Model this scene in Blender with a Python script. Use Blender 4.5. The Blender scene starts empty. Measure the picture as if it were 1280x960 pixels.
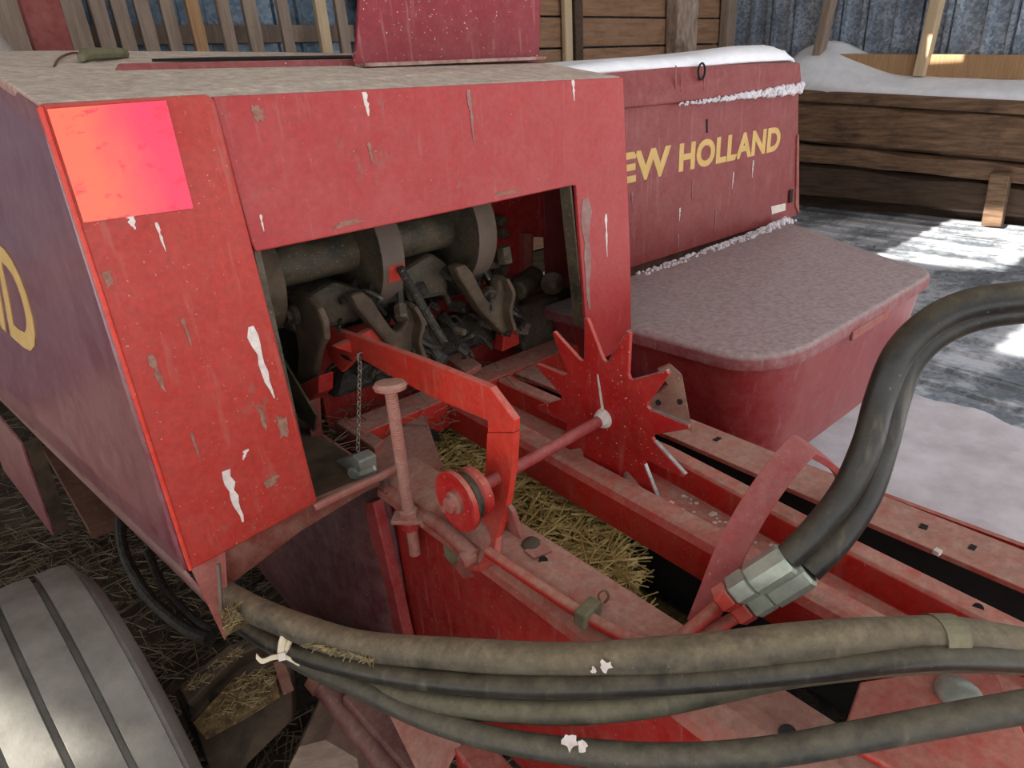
import bpy, bmesh, math, random
from mathutils import Vector, Matrix, noise

# ------------------------------------------------------------------ camera, sky, sun, exposure
SC = bpy.context.scene
COL = SC.collection
cam_data = bpy.data.cameras.new('camera')
cam_data.lens = 23.34
cam_data.sensor_width = 36.0
cam_data.clip_start = 0.02
camera = bpy.data.objects.new('camera', cam_data)
COL.objects.link(camera)
camera.matrix_world = Matrix(((0.74328374, 0.3171493, -0.58902088, 0.0),
                              (-0.66624816, 0.27150371, -0.69454959, 0.0),
                              (-0.06035456, 0.90868149, 0.41310443, 1.75),
                              (0, 0, 0, 1)))
SC.camera = camera

world = bpy.data.worlds.new('sky')
SC.world = world
world.use_nodes = True
_n = world.node_tree.nodes['Background']
_n.inputs['Color'].default_value = (0.96, 0.97, 1.0, 1)
_n.inputs['Strength'].default_value = 1.3

sun_data = bpy.data.lights.new('sun', 'SUN')
sun_data.energy = 14.0
sun_data.angle = math.radians(0.6)
sun_data.color = (1.0, 0.95, 0.88)
sun = bpy.data.objects.new('sun', sun_data)
COL.objects.link(sun)
SUN_DIR = Vector((0.80, -0.06, -0.597)).normalized()
sun.rotation_euler = SUN_DIR.to_track_quat('-Z', 'Y').to_euler()
sun.location = (-8, -2, 8)

SC.view_settings.view_transform = 'Standard'
SC.view_settings.look = 'None'
SC.view_settings.gamma = 1.0
SC.view_settings.use_curve_mapping = False
SC.view_settings.exposure = 0.10

rnd = random.Random(7)

# ------------------------------------------------------------------ materials
def new_mat(name):
    m = bpy.data.materials.new(name)
    m.use_nodes = True
    nt = m.node_tree
    return m, nt, nt.nodes['Principled BSDF']

def N(nt, kind, **kw):
    n = nt.nodes.new(kind)
    for k, v in kw.items():
        if k in n.inputs:
            n.inputs[k].default_value = v
        else:
            setattr(n, k, v)
    return n

def coords(nt, scale=(1, 1, 1)):
    g = N(nt, 'ShaderNodeNewGeometry')
    mp = N(nt, 'ShaderNodeMapping')
    mp.inputs['Scale'].default_value = scale
    nt.links.new(g.outputs['Position'], mp.inputs['Vector'])
    return mp.outputs[0]

def noise_tex(nt, scale, detail=4.0, rough=0.6, stretch=(1, 1, 1)):
    n = N(nt, 'ShaderNodeTexNoise')
    n.inputs['Scale'].default_value = scale
    n.inputs['Detail'].default_value = detail
    n.inputs['Roughness'].default_value = rough
    nt.links.new(coords(nt, stretch), n.inputs['Vector'])
    return n.outputs['Fac']

def ramp(nt, fac, lo, hi, a=0.0, b=1.0):
    r = N(nt, 'ShaderNodeMapRange')
    r.inputs['From Min'].default_value = lo
    r.inputs['From Max'].default_value = hi
    r.inputs['To Min'].default_value = a
    r.inputs['To Max'].default_value = b
    nt.links.new(fac, r.inputs['Value'])
    return r.outputs['Result']

def mixc(nt, fac, a, b):
    m = N(nt, 'ShaderNodeMix')
    m.data_type = 'RGBA'
    if hasattr(fac, 'links'):
        nt.links.new(fac, m.inputs[0])
    else:
        m.inputs[0].default_value = fac
    for i, x in ((6, a), (7, b)):
        if hasattr(x, 'links'):
            nt.links.new(x, m.inputs[i])
        else:
            m.inputs[i].default_value = (*x, 1)
    return m.outputs[2]

def mul(nt, a, b):
    m = N(nt, 'ShaderNodeMath')
    m.operation = 'MULTIPLY'
    for i, x in ((0, a), (1, b)):
        if hasattr(x, 'links'):
            nt.links.new(x, m.inputs[i])
        else:
            m.inputs[i].default_value = x
    return m.outputs[0]

def bump(nt, bsdf, fac, strength=0.2, dist=0.01):
    b = N(nt, 'ShaderNodeBump')
    b.inputs['Strength'].default_value = strength
    b.inputs['Distance'].default_value = dist
    nt.links.new(fac, b.inputs['Height'])
    nt.links.new(b.outputs[0], bsdf.inputs['Normal'])

def paint(name, c1, c2, dust=(0.33, 0.22, 0.17), top=0.75, film=0.15, rough=0.42, speck=0.5, spec=0.3, speck_col=(0.62, 0.47, 0.40), bumps=0.08, scuff=0.0, coat=0.0, lo=0.35):
    """Old machine paint: two tones, dust settled on upward faces, a thin film of dust, pale specks and runs."""
    m, nt, bs = new_mat(name)
    base = mixc(nt, ramp(nt, noise_tex(nt, 4.5), 0.38, 0.66), c1, c2)
    mott = ramp(nt, noise_tex(nt, 75, 8, 0.75), 0.30, 0.70, 0.74, 1.16)
    hs = N(nt, 'ShaderNodeHueSaturation')
    nt.links.new(mott, hs.inputs['Value']); nt.links.new(base, hs.inputs['Color'])
    base = hs.outputs[0]
    film_f = mul(nt, ramp(nt, noise_tex(nt, 22, 6, 0.7), 0.40, 0.78), film * 2.2)
    base = mixc(nt, film_f, base, dust)
    runs = mul(nt, ramp(nt, noise_tex(nt, 9, 3, 0.6, (5, 5, 0.55)), 0.60, 0.74), 0.30)
    base = mixc(nt, runs, base, dust)
    if scuff:
        sc_ = mul(nt, ramp(nt, noise_tex(nt, 8, 5, 0.7, (1.6, 1, 0.8)), 0.63, 0.72), scuff)
        base = mixc(nt, sc_, base, (0.17, 0.12, 0.085))
    sp = mul(nt, ramp(nt, noise_tex(nt, 170, 2, 0.5), 0.70, 0.75), speck)
    base = mixc(nt, sp, base, speck_col)
    g = N(nt, 'ShaderNodeNewGeometry')
    sx = N(nt, 'ShaderNodeSeparateXYZ')
    nt.links.new(g.outputs['Normal'], sx.inputs[0])
    up = ramp(nt, sx.outputs['Z'], 0.25, 0.8)
    upn = mul(nt, up, ramp(nt, noise_tex(nt, 26, 8, 0.75), 0.32, 0.60, top * lo, top))
    dcol = mixc(nt, ramp(nt, noise_tex(nt, 60, 6, 0.7), 0.35, 0.65), tuple(x * 0.72 for x in dust), tuple(min(1, x * 1.15) for x in dust))
    base = mixc(nt, upn, base, dcol)
    nt.links.new(base, bs.inputs['Base Color'])
    r = ramp(nt, upn, 0, 0.8, rough, 0.9)
    nt.links.new(r, bs.inputs['Roughness'])
    bs.inputs['Specular IOR Level'].default_value = spec
    if coat:
        bs.inputs['Coat Weight'].default_value = coat
        bs.inputs['Coat Roughness'].default_value = 0.25
    bump(nt, bs, noise_tex(nt, 90, 4, 0.6), bumps, 0.004)
    return m

def grimy(name, c1, c2, scale=14, rough=0.7, metal=0.0, bumps=0.4, spec=0.4, speck=0.0, speck_col=(0.7, 0.62, 0.5)):
    m, nt, bs = new_mat(name)
    base = mixc(nt, ramp(nt, noise_tex(nt, scale, 6, 0.65), 0.36, 0.66), c1, c2)
    if speck:
        base = mixc(nt, mul(nt, ramp(nt, noise_tex(nt, 130, 3, 0.6), 0.62, 0.70), speck), base, speck_col)
    nt.links.new(base, bs.inputs['Base Color'])
    bs.inputs['Roughness'].default_value = rough
    bs.inputs['Metallic'].default_value = metal
    bs.inputs['Specular IOR Level'].default_value = spec
    bump(nt, bs, noise_tex(nt, scale * 4, 5, 0.65), bumps, 0.006)
    return m

def wood(name, c1, c2, grain=(1, 14, 14), rough=0.85, dark=0.4):
    m, nt, bs = new_mat(name)
    base = mixc(nt, ramp(nt, noise_tex(nt, 3.0, 6, 0.65, grain), 0.34, 0.68), c1, c2)
    base = mixc(nt, mul(nt, ramp(nt, noise_tex(nt, 3.2, 5, 0.7), 0.55, 0.72), dark), base, tuple(x * 0.3 for x in c1))
    nt.links.new(base, bs.inputs['Base Color'])
    bs.inputs['Roughness'].default_value = rough
    bump(nt, bs, noise_tex(nt, 5.0, 6, 0.7, grain), 0.5, 0.01)
    return m

M = {}
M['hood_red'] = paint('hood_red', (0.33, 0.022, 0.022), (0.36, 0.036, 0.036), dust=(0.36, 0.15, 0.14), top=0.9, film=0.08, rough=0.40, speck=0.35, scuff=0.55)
M['corner_red'] = paint('corner_red', (0.36, 0.024, 0.015), (0.385, 0.034, 0.024), dust=(0.37, 0.15, 0.12), top=0.9, film=0.08, rough=0.45, speck=0.35, scuff=0.75)
M['roof_dust'] = paint('roof_dust', (0.25, 0.10, 0.08), (0.30, 0.14, 0.10), dust=(0.64, 0.58, 0.49), top=0.98, film=0.3, rough=0.6, speck=0.6, speck_col=(0.12, 0.08, 0.05))
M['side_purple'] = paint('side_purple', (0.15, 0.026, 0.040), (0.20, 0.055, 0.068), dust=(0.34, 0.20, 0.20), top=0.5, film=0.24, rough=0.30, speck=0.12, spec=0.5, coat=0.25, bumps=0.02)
M['hem_tan'] = paint('hem_tan', (0.22, 0.09, 0.08), (0.27, 0.13, 0.12), dust=(0.34, 0.24, 0.21), top=0.6, film=0.35, rough=0.55, speck=0.4, scuff=0.5)
M['shield_maroon'] = paint('shield_maroon', (0.20, 0.024, 0.024), (0.225, 0.036, 0.034), dust=(0.34, 0.18, 0.16), top=0.6, film=0.10, rough=0.45, speck=0.2)
M['panel_crimson'] = paint('panel_crimson', (0.19, 0.008, 0.016), (0.215, 0.013, 0.023), dust=(0.42, 0.22, 0.2), top=0.6, film=0.05, rough=0.4, speck=0.95, speck_col=(0.7, 0.55, 0.5))
M['box_maroon'] = paint('box_maroon', (0.24, 0.018, 0.02), (0.27, 0.035, 0.035), dust=(0.38, 0.20, 0.19), top=0.5, film=0.10, rough=0.38, speck=0.2, coat=0.2)
M['lid_frost'] = paint('lid_frost', (0.22, 0.05, 0.05), (0.24, 0.06, 0.06), dust=(0.36, 0.285, 0.28), top=1.0, lo=0.88, film=0.2, rough=0.6, speck=0.12, speck_col=(0.1, 0.06, 0.05))
M['rail_red'] = paint('rail_red', (0.52, 0.018, 0.012), (0.44, 0.022, 0.017), dust=(0.40, 0.265, 0.20), top=0.88, film=0.07, rough=0.42, speck=0.45)
M['rail_dusty'] = paint('rail_dusty', (0.34, 0.05, 0.035), (0.36, 0.075, 0.055), dust=(0.40, 0.26, 0.20), top=0.85, film=0.25, rough=0.55, speck=0.5, scuff=0.3)
M['wall_red'] = paint('wall_red', (0.33, 0.013, 0.011), (0.27, 0.018, 0.015), dust=(0.45, 0.24, 0.18), top=0.7, film=0.07, rough=0.42, speck=0.5)
M['arm_red'] = paint('arm_red', (0.55, 0.028, 0.014), (0.58, 0.05, 0.03), dust=(0.48, 0.24, 0.19), top=0.6, film=0.07, rough=0.42, speck=0.4, speck_col=(0.75, 0.5, 0.4))
M['star_red'] = paint('star_red', (0.36, 0.010, 0.010), (0.40, 0.016, 0.014), dust=(0.5, 0.28, 0.2), top=0.5, film=0.05, rough=0.38, speck=0.9, speck_col=(0.75, 0.55, 0.42))
M['dull_red'] = paint('dull_red', (0.26, 0.045, 0.035), (0.28, 0.075, 0.06), dust=(0.36, 0.22, 0.17), top=0.7, film=0.24, rough=0.6, speck=0.4)
M['arch_red'] = paint('arch_red', (0.31, 0.028, 0.028), (0.33, 0.048, 0.044), dust=(0.38, 0.20, 0.18), top=0.4, film=0.16, rough=0.5, speck=0.4)
M['rod_dust'] = paint('rod_dust', (0.30, 0.09, 0.07), (0.34, 0.14, 0.105), dust=(0.40, 0.27, 0.21), top=0.7, film=0.3, rough=0.6, speck=0.3)
M['lip_brown'] = paint('lip_brown', (0.15, 0.030, 0.020), (0.18, 0.055, 0.035), dust=(0.34, 0.22, 0.16), top=0.7, film=0.22, rough=0.6, speck=0.4, scuff=0.5)
M['cap_red'] = paint('cap_red', (0.50, 0.022, 0.014), (0.48, 0.05, 0.035), dust=(0.46, 0.29, 0.22), top=0.62, film=0.05, rough=0.45, speck=0.4)
M['grease_iron'] = grimy('grease_iron', (0.035, 0.028, 0.016), (0.10, 0.075, 0.045), 16, 0.6, 0, 0.7, 0.5, 0.25)
M['knot_iron'] = grimy('knot_iron', (0.012, 0.012, 0.010), (0.055, 0.045, 0.032), 30, 0.42, 0.2, 0.9, 0.6, 0.25)
M['brown_iron'] = grimy('brown_iron', (0.048, 0.033, 0.020), (0.115, 0.077, 0.047), 14, 0.75, 0, 0.4)
M['disc_rim'] = grimy('disc_rim', (0.095, 0.068, 0.050), (0.14, 0.10, 0.075), 8, 0.7, 0, 0.2)
M['rust'] = grimy('rust', (0.11, 0.038, 0.026), (0.19, 0.10, 0.065), 11, 0.75, 0, 0.4, 0.3, 0.2)
M['chaff_brown'] = grimy('chaff_brown', (0.09, 0.055, 0.025), (0.24, 0.165, 0.075), 55, 0.9, 0, 0.9, 0.2, 0.5, (0.5, 0.40, 0.22))
M['black_rubber'] = paint('black_rubber', (0.012, 0.012, 0.012), (0.022, 0.021, 0.018), dust=(0.18, 0.15, 0.095), top=0.5, film=0.06, rough=0.34, speck=0.15, speck_col=(0.4, 0.36, 0.28), bumps=0.1)
M['tan_hose'] = paint('tan_hose', (0.035, 0.032, 0.024), (0.075, 0.062, 0.040), dust=(0.215, 0.172, 0.110), top=0.90, film=0.25, rough=0.6, speck=0.2, speck_col=(0.5, 0.45, 0.33), bumps=0.15)
M['green_hose'] = paint('green_hose', (0.040, 0.040, 0.028), (0.085, 0.076, 0.048), dust=(0.19, 0.165, 0.105), top=0.8, film=0.22, rough=0.55, speck=0.15, speck_col=(0.45, 0.4, 0.3), bumps=0.12)
M['grey_hose'] = paint('grey_hose', (0.028, 0.028, 0.025), (0.055, 0.050, 0.038), dust=(0.17, 0.15, 0.105), top=0.75, film=0.16, rough=0.45, speck=0.15, speck_col=(0.45, 0.4, 0.3), bumps=0.1)
M['bulge_wine'] = paint('bulge_wine', (0.085, 0.018, 0.022), (0.13, 0.045, 0.040), dust=(0.24, 0.15, 0.12), top=0.6, film=0.22, rough=0.6, speck=0.4, scuff=0.6)
M['scuff'] = grimy('scuff', (0.22, 0.085, 0.065), (0.30, 0.175, 0.13), 60, 0.85, 0, 0.3, 0.2)
M['tire'] = grimy('tire', (0.15, 0.142, 0.122), (0.235, 0.222, 0.195), 10, 0.8, 0, 0.25, 0.3)
M['tire_side'] = grimy('tire_side', (0.025, 0.022, 0.018), (0.055, 0.045, 0.035), 10, 0.85, 0, 0.3, 0.3)
M['zinc'] = grimy('zinc', (0.27, 0.30, 0.25), (0.42, 0.44, 0.36), 22, 0.42, 0.45, 0.2, 0.5, 0.3, (0.45, 0.36, 0.2))
M['counter_grey'] = grimy('counter_grey', (0.22, 0.23, 0.19), (0.36, 0.35, 0.29), 24, 0.55, 0.2, 0.2, 0.5)
M['chain_steel'] = grimy('chain_steel', (0.20, 0.17, 0.13), (0.36, 0.32, 0.26), 60, 0.45, 0.6, 0.2)
M['bare_steel'] = grimy('bare_steel', (0.22, 0.22, 0.21), (0.40, 0.39, 0.37), 40, 0.35, 0.8, 0.2)
M['yellow'] = grimy('yellow', (0.52, 0.33, 0.10), (0.60, 0.40, 0.15), 18, 0.55, 0, 0.1, 0.3)
M['dropping'] = grimy('dropping', (0.55, 0.47, 0.43), (0.74, 0.68, 0.63), 60, 0.9, 0, 0.4, 0.2)
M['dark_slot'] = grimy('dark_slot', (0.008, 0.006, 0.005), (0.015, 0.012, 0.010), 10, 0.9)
M['label_white'] = grimy('label_white', (0.55, 0.48, 0.42), (0.7, 0.62, 0.56), 30, 0.6)
M['cable_tie'] = grimy('cable_tie', (0.55, 0.45, 0.30), (0.68, 0.60, 0.46), 30, 0.5, 0, 0.1)
M['green_scrap'] = grimy('green_scrap', (0.12, 0.11, 0.06), (0.2, 0.18, 0.11), 20, 0.8)

# faded fluorescent reflector: orange on one side, pink on the other
m, nt, bs = new_mat('reflector')
g = N(nt, 'ShaderNodeNewGeometry'); sx = N(nt, 'ShaderNodeSeparateXYZ')
nt.links.new(g.outputs['Position'], sx.inputs[0])
addn = N(nt, 'ShaderNodeMath'); addn.operation = 'ADD'
nt.links.new(sx.outputs['X'], addn.inputs[0])
nt.links.new(mul(nt, noise_tex(nt, 14, 4, 0.6), 0.11), addn.inputs[1])
c = mixc(nt, ramp(nt, addn.outputs[0], 0.28, 0.37), (0.95, 0.125, 0.06), (0.90, 0.022, 0.085))
c = mixc(nt, ramp(nt, noise_tex(nt, 24, 5, 0.7, (1, 1, 2)), 0.575, 0.64, 0, 0.8), c, (0.72, 0.008, 0.05))
nt.links.new(c, bs.inputs['Base Color'])
bs.inputs['Roughness'].default_value = 0.35
M['reflector'] = m

# galvanised sheet with frost flowers
def galvanised(name, a, b, snow=0.0, rough=0.42):
    m, nt, bs = new_mat(name)
    v = N(nt, 'ShaderNodeTexVoronoi'); v.inputs['Scale'].default_value = 38
    nt.links.new(coords(nt), v.inputs['Vector'])
    sx = N(nt, 'ShaderNodeSeparateXYZ'); nt.links.new(v.outputs['Color'], sx.inputs[0])
    base = mixc(nt, ramp(nt, sx.outputs['X'], 0.1, 0.9), a, b)
    base = mixc(nt, mul(nt, ramp(nt, noise_tex(nt, 2.5, 5, 0.65), 0.4, 0.7), 0.7), base, tuple(x * 0.5 for x in a))
    if snow:
        s = ramp(nt, noise_tex(nt, 1.9, 8, 0.72), 0.44, 0.56)
        base = mixc(nt, mul(nt, s, snow), base, (0.80, 0.82, 0.86))
    nt.links.new(base, bs.inputs['Base Color'])
    bs.inputs['Metallic'].default_value = 0.35
    bs.inputs['Roughness'].default_value = rough
    bump(nt, bs, noise_tex(nt, 45, 4, 0.6), 0.25, 0.004)
    return m
M['siding'] = galvanised('siding', (0.22, 0.28, 0.36), (0.54, 0.62, 0.72))
M['roofing'] = galvanised('roofing', (0.17, 0.19, 0.215), (0.33, 0.36, 0.39), snow=0.75, rough=0.45)
M['dark_siding'] = galvanised('dark_siding', (0.10, 0.15, 0.21), (0.20, 0.27, 0.34))

M['snow'] = grimy('snow', (0.74, 0.75, 0.79), (0.84, 0.85, 0.88), 9, 0.75, 0, 0.35, 0.3)
M['snow_dusty'] = grimy('snow_dusty', (0.54, 0.50, 0.52), (0.70, 0.67, 0.70), 5, 0.85, 0, 0.4, 0.2)
M['grey_wood'] = wood('grey_wood', (0.22, 0.165, 0.125), (0.34, 0.26, 0.20), (14, 14, 1))
M['orange_wood'] = wood('orange_wood', (0.34, 0.19, 0.09), (0.46, 0.29, 0.15), (14, 14, 1), dark=0.2)
M['pale_wood'] = wood('pale_wood', (0.48, 0.36, 0.22), (0.60, 0.46, 0.30), (14, 14, 1), dark=0.15)
M['brown_plank'] = wood('brown_plank', (0.20, 0.105, 0.055), (0.33, 0.19, 0.11), (1, 1, 9))
M['beam_wood'] = wood('beam_wood', (0.085, 0.045, 0.024), (0.235, 0.14, 0.08), (12, 1, 9), dark=0.6)
M['dark_wood'] = wood('dark_wood', (0.045, 0.026, 0.016), (0.10, 0.06, 0.036), (12, 1, 9))
M['bark_post'] = wood('bark_post', (0.20, 0.125, 0.08), (0.42, 0.34, 0.28), (6, 6, 2), dark=0.8)
M['split_wood'] = wood('split_wood', (0.17, 0.12, 0.09), (0.30, 0.22, 0.165), (3, 3, 14))
M['soil'] = grimy('soil', (0.040, 0.030, 0.022), (0.105, 0.080, 0.055), 6, 0.95, 0, 0.9, 0.2, 0.3, (0.25, 0.20, 0.13))
M['straw'] = grimy('straw', (0.30, 0.205, 0.06), (0.55, 0.42, 0.17), 30, 0.7, 0, 0.1, 0.3)
M['chaff_bits'] = grimy('chaff_bits', (0.19, 0.14, 0.06), (0.36, 0.28, 0.14), 40, 0.8)
M['hay_dark'] = grimy('hay_dark', (0.10, 0.075, 0.025), (0.24, 0.175, 0.065), 60, 0.9, 0, 1.0, 0.2)
M['old_straw'] = grimy('old_straw', (0.10, 0.078, 0.050), (0.20, 0.158, 0.105), 20, 0.85, 0, 0.1, 0.2)
M['old_red'] = grimy('old_red', (0.20, 0.04, 0.035), (0.28, 0.09, 0.08), 12, 0.7)
M['white_cloth'] = grimy('white_cloth', (0.45, 0.40, 0.36), (0.58, 0.53, 0.49), 10, 0.8)

# ------------------------------------------------------------------ mesh helpers
class MB:
    def __init__(self):
        self.bm = bmesh.new()
    def poly_prism(self, pts, off):
        """closed 3D outline extruded by the vector off"""
        off = Vector(off)
        a = [self.bm.verts.new(Vector(p)) for p in pts]
        b = [self.bm.verts.new(Vector(p) + off) for p in pts]
        n = len(pts)
        self.bm.faces.new(a[::-1]); self.bm.faces.new(b)
        for i in range(n):
            self.bm.faces.new((a[i], a[(i + 1) % n], b[(i + 1) % n], b[i]))
        return self
    def box(self, lo, hi):
        (x0, y0, z0), (x1, y1, z1) = lo, hi
        return self.poly_prism([(x0, y0, z0), (x1, y0, z0), (x1, y1, z0), (x0, y1, z0)], (0, 0, z1 - z0))
    def bar(self, p0, p1, w, h, up=(0, 0, 1)):
        """rectangular bar from p0 to p1: w across, h along up"""
        p0, p1 = Vector(p0), Vector(p1)
        d = (p1 - p0).normalized(); up = Vector(up)
        s = d.cross(up).normalized(); u = s.cross(d).normalized()
        q = [p0 + s * (w / 2 * a) + u * (h / 2 * b) for a, b in ((-1, -1), (1, -1), (1, 1), (-1, 1))]
        return self.poly_prism(q, p1 - p0)
    def ring_loft(self, rings, cap=True, closed=False):
        vr = [[self.bm.verts.new(p) for p in r] for r in rings]
        n = len(vr[0])
        last = len(vr) if closed else len(vr) - 1
        for i in range(last):
            A, B = vr[i], vr[(i + 1) % len(vr)]
            for j in range(n):
                self.bm.faces.new((A[j], A[(j + 1) % n], B[(j + 1) % n], B[j]))
        if cap and not closed:
            self.bm.faces.new(vr[0][::-1]); self.bm.faces.new(vr[-1])
        return self
    def lathe(self, c, axis, prof, sides=24):
        """prof: (distance along axis, radius)"""
        c = Vector(c); ax = Vector(axis).normalized()
        t = ax.orthogonal().normalized(); b = ax.cross(t)
        rings = [[c + ax * d + (t * math.cos(k * math.tau / sides) + b * math.sin(k * math.tau / sides)) * max(r, 1e-4)
                  for k in range(sides)] for d, r in prof]
        return self.ring_loft(rings)
    def cyl(self, p0, p1, r, sides=16):
        p0, p1 = Vector(p0), Vector(p1)
        return self.lathe(p0, p1 - p0, [(0, r), ((p1 - p0).length, r)], sides)
    def tube(self, pts, r, sides=14, wob=0.0):
        pts = [Vector(p) for p in pts]
        rings = []
        prev = None
        for i, p in enumerate(pts):
            d = (pts[min(i + 1, len(pts) - 1)] - pts[max(i - 1, 0)]).normalized()
            if prev is None:
                t = d.orthogonal().normalized()
            else:
                t = (prev - d * prev.dot(d)).normalized()
            prev = t
            b = d.cross(t)
            rr = r * (1 + wob * noise.noise(p * 9))
            rings.append([p + (t * math.cos(k * math.tau / sides) + b * math.sin(k * math.tau / sides)) * rr for k in range(sides)])
        return self.ring_loft(rings)
    def strap(self, pts, w_dir, w, t):
        """flat bar following pts; width along w_dir, thickness t across"""
        pts = [Vector(p) for p in pts]; wd = Vector(w_dir).normalized()
        rings = []
        for i, p in enumerate(pts):
            d = (pts[min(i + 1, len(pts) - 1)] - pts[max(i - 1, 0)]).normalized()
            n = d.cross(wd).normalized()
            rings.append([p + wd * (w / 2 * a) + n * (t / 2 * b) for a, b in ((-1, -1), (1, -1), (1, 1), (-1, 1))])
        return self.ring_loft(rings)
    def grid(self, fn, nu, nv, thick=None):
        V = [[self.bm.verts.new(Vector(fn(i / nu, j / nv))) for j in range(nv + 1)] for i in range(nu + 1)]
        for i in range(nu):
            for j in range(nv):
                self.bm.faces.new((V[i][j], V[i + 1][j], V[i + 1][j + 1], V[i][j + 1]))
        return self

ORI = {}
def link(name, mesh, mat, parent=None, loc=None):
    o = bpy.data.objects.new(name, mesh)
    COL.objects.link(o)
    if mat is not None and not mesh.materials:
        mesh.materials.append(M[mat])
    if parent is not None:
        o.parent = parent
    return o

def build(name, mb, mat, parent=None, bev=0.0, smooth=False, segs=2, angle=35, solid=0.0, solid_off=-1):
    bm = mb.bm
    bmesh.ops.recalc_face_normals(bm, faces=bm.faces)
    vs = [v.co for v in bm.verts]
    lo = Vector((min(v.x for v in vs), min(v.y for v in vs), min(v.z for v in vs)))
    hi = Vector((max(v.x for v in vs), max(v.y for v in vs), max(v.z for v in vs)))
    org = Vector(((lo.x + hi.x) / 2, (lo.y + hi.y) / 2, lo.z))
    for v in bm.verts:
        v.co -= org
    me = bpy.data.meshes.new(name)
    bm.to_mesh(me); bm.free()
    me.materials.append(M[mat])
    if smooth:
        for p in me.polygons:
            p.use_smooth = True
        me.set_sharp_from_angle(angle=math.radians(angle))
    o = bpy.data.objects.new(name, me)
    COL.objects.link(o)
    o.location = org
    if parent is not None:
        o.parent = parent
        o.location = org - ORI[parent]
    ORI[o] = org
    if solid:
        md = o.modifiers.new('solid', 'SOLIDIFY'); md.thickness = solid; md.offset = solid_off
    if bev:
        md = o.modifiers.new('bevel', 'BEVEL'); md.width = bev; md.segments = segs
        md.limit_method = 'ANGLE'; md.angle_limit = math.radians(40)
    return o

def empty(name, loc):
    o = bpy.data.objects.new(name, None)
    COL.objects.link(o)
    o.location = loc
    o.empty_display_size = 0.1
    ORI[o] = Vector(loc)
    return o

def tag(o, label=None, cat=None, group=None, kind=None):
    if label: o['label'] = label
    if cat: o['category'] = cat
    if group: o['group'] = group
    if kind: o['kind'] = kind
    return o

def copy_to(o, parent, loc, rot=None):
    c = o.copy()
    COL.objects.link(c)
    if parent is not None:
        c.parent = parent
        c.location = Vector(loc) - ORI[parent]
    else:
        c.location = loc
    ORI[c] = Vector(loc)
    if rot is not None:
        c.rotation_euler = rot
    return c

def smooth_path(pts, n=8):
    P = [Vector(p) for p in pts]
    P = [P[0] * 2 - P[1]] + P + [P[-1] * 2 - P[-2]]
    out = []
    for i in range(1, len(P) - 2):
        for k in range(n):
            t = k / n
            a, b, c, d = P[i - 1], P[i], P[i + 1], P[i + 2]
            out.append(0.5 * ((2 * b) + (c - a) * t + (2 * a - 5 * b + 4 * c - d) * t * t + (3 * b - a - 3 * c + d) * t ** 3))
    out.append(P[-2])
    return out

def hexnut(c, axis, r, h):
    return MB().lathe(c, axis, [(0, r), (h * 0.8, r), (h, r * 0.85)], 6)

def text_mesh(body, width, height, depth, bold=0.0, spacing=1.0):
    """letters standing in the local XY plane, lower-left at 0,0"""
    cu = bpy.data.curves.new('letters', 'FONT')
    cu.body = body; cu.size = 1.0; cu.extrude = 0.02; cu.offset = bold; cu.space_character = spacing
    cu.resolution_u = 4
    t = bpy.data.objects.new('letters', cu)
    COL.objects.link(t)
    bpy.context.view_layer.update()
    me = bpy.data.meshes.new_from_object(t.evaluated_get(bpy.context.evaluated_depsgraph_get()))
    bpy.data.objects.remove(t); bpy.data.curves.remove(cu)
    xs = [v.co.x for v in me.vertices]; ys = [v.co.y for v in me.vertices]
    x0, x1, y0, y1 = min(xs), max(xs), min(ys), max(ys)
    for v in me.vertices:
        v.co = Vector(((v.co.x - x0) / (x1 - x0) * width, (v.co.y - y0) / (y1 - y0) * height, v.co.z / 0.02 * depth / 2))
    return me

def blades(name, spots, mat, parent=None, seed=1):
    """straw: one mesh of thin three-sided stems; spots = (x, y, z, length, width, yaw, pitch)"""
    V, F = [], []
    for (x, y, z, L, w, a, p) in spots:
        d = Vector((math.cos(a) * math.cos(p), math.sin(a) * math.cos(p), math.sin(p)))
        s = d.cross(Vector((0, 0, 1))).normalized() * w / 2
        u = s.cross(d).normalized() * w / 2
        c = Vector((x, y, z)); k = len(V)
        for q in (c - d * L / 2, c + d * L / 2):
            V += [q - s, q + s, q + u * 1.6]
        F += [(k, k + 1, k + 4, k + 3), (k + 1, k + 2, k + 5, k + 4), (k + 2, k, k + 3, k + 5)]
    me = bpy.data.meshes.new(name)
    me.from_pydata([tuple(v) for v in V], [], F)
    me.materials.append(M[mat])
    o = bpy.data.objects.new(name, me)
    COL.objects.link(o)
    if parent is not None:
        o.parent = parent
        o.location = -ORI[parent]
    o['kind'] = 'stuff'
    return o

# ------------------------------------------------------------------ the barn
floor = tag(build('floor', MB().grid(lambda u, v: (-4 + 13 * u, -2.2 + 8 * v, 0.02 * noise.noise(Vector((u * 30, v * 20, 0)))), 90, 60), 'soil', None), kind='structure')
snowfield = tag(build('floor', MB().poly_prism([(-40, -40, -0.3), (50, -40, -0.3), (50, 40, -0.3), (-40, 40, -0.3)], (0, 0, 0.22)), 'snow', None), kind='structure')

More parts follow.
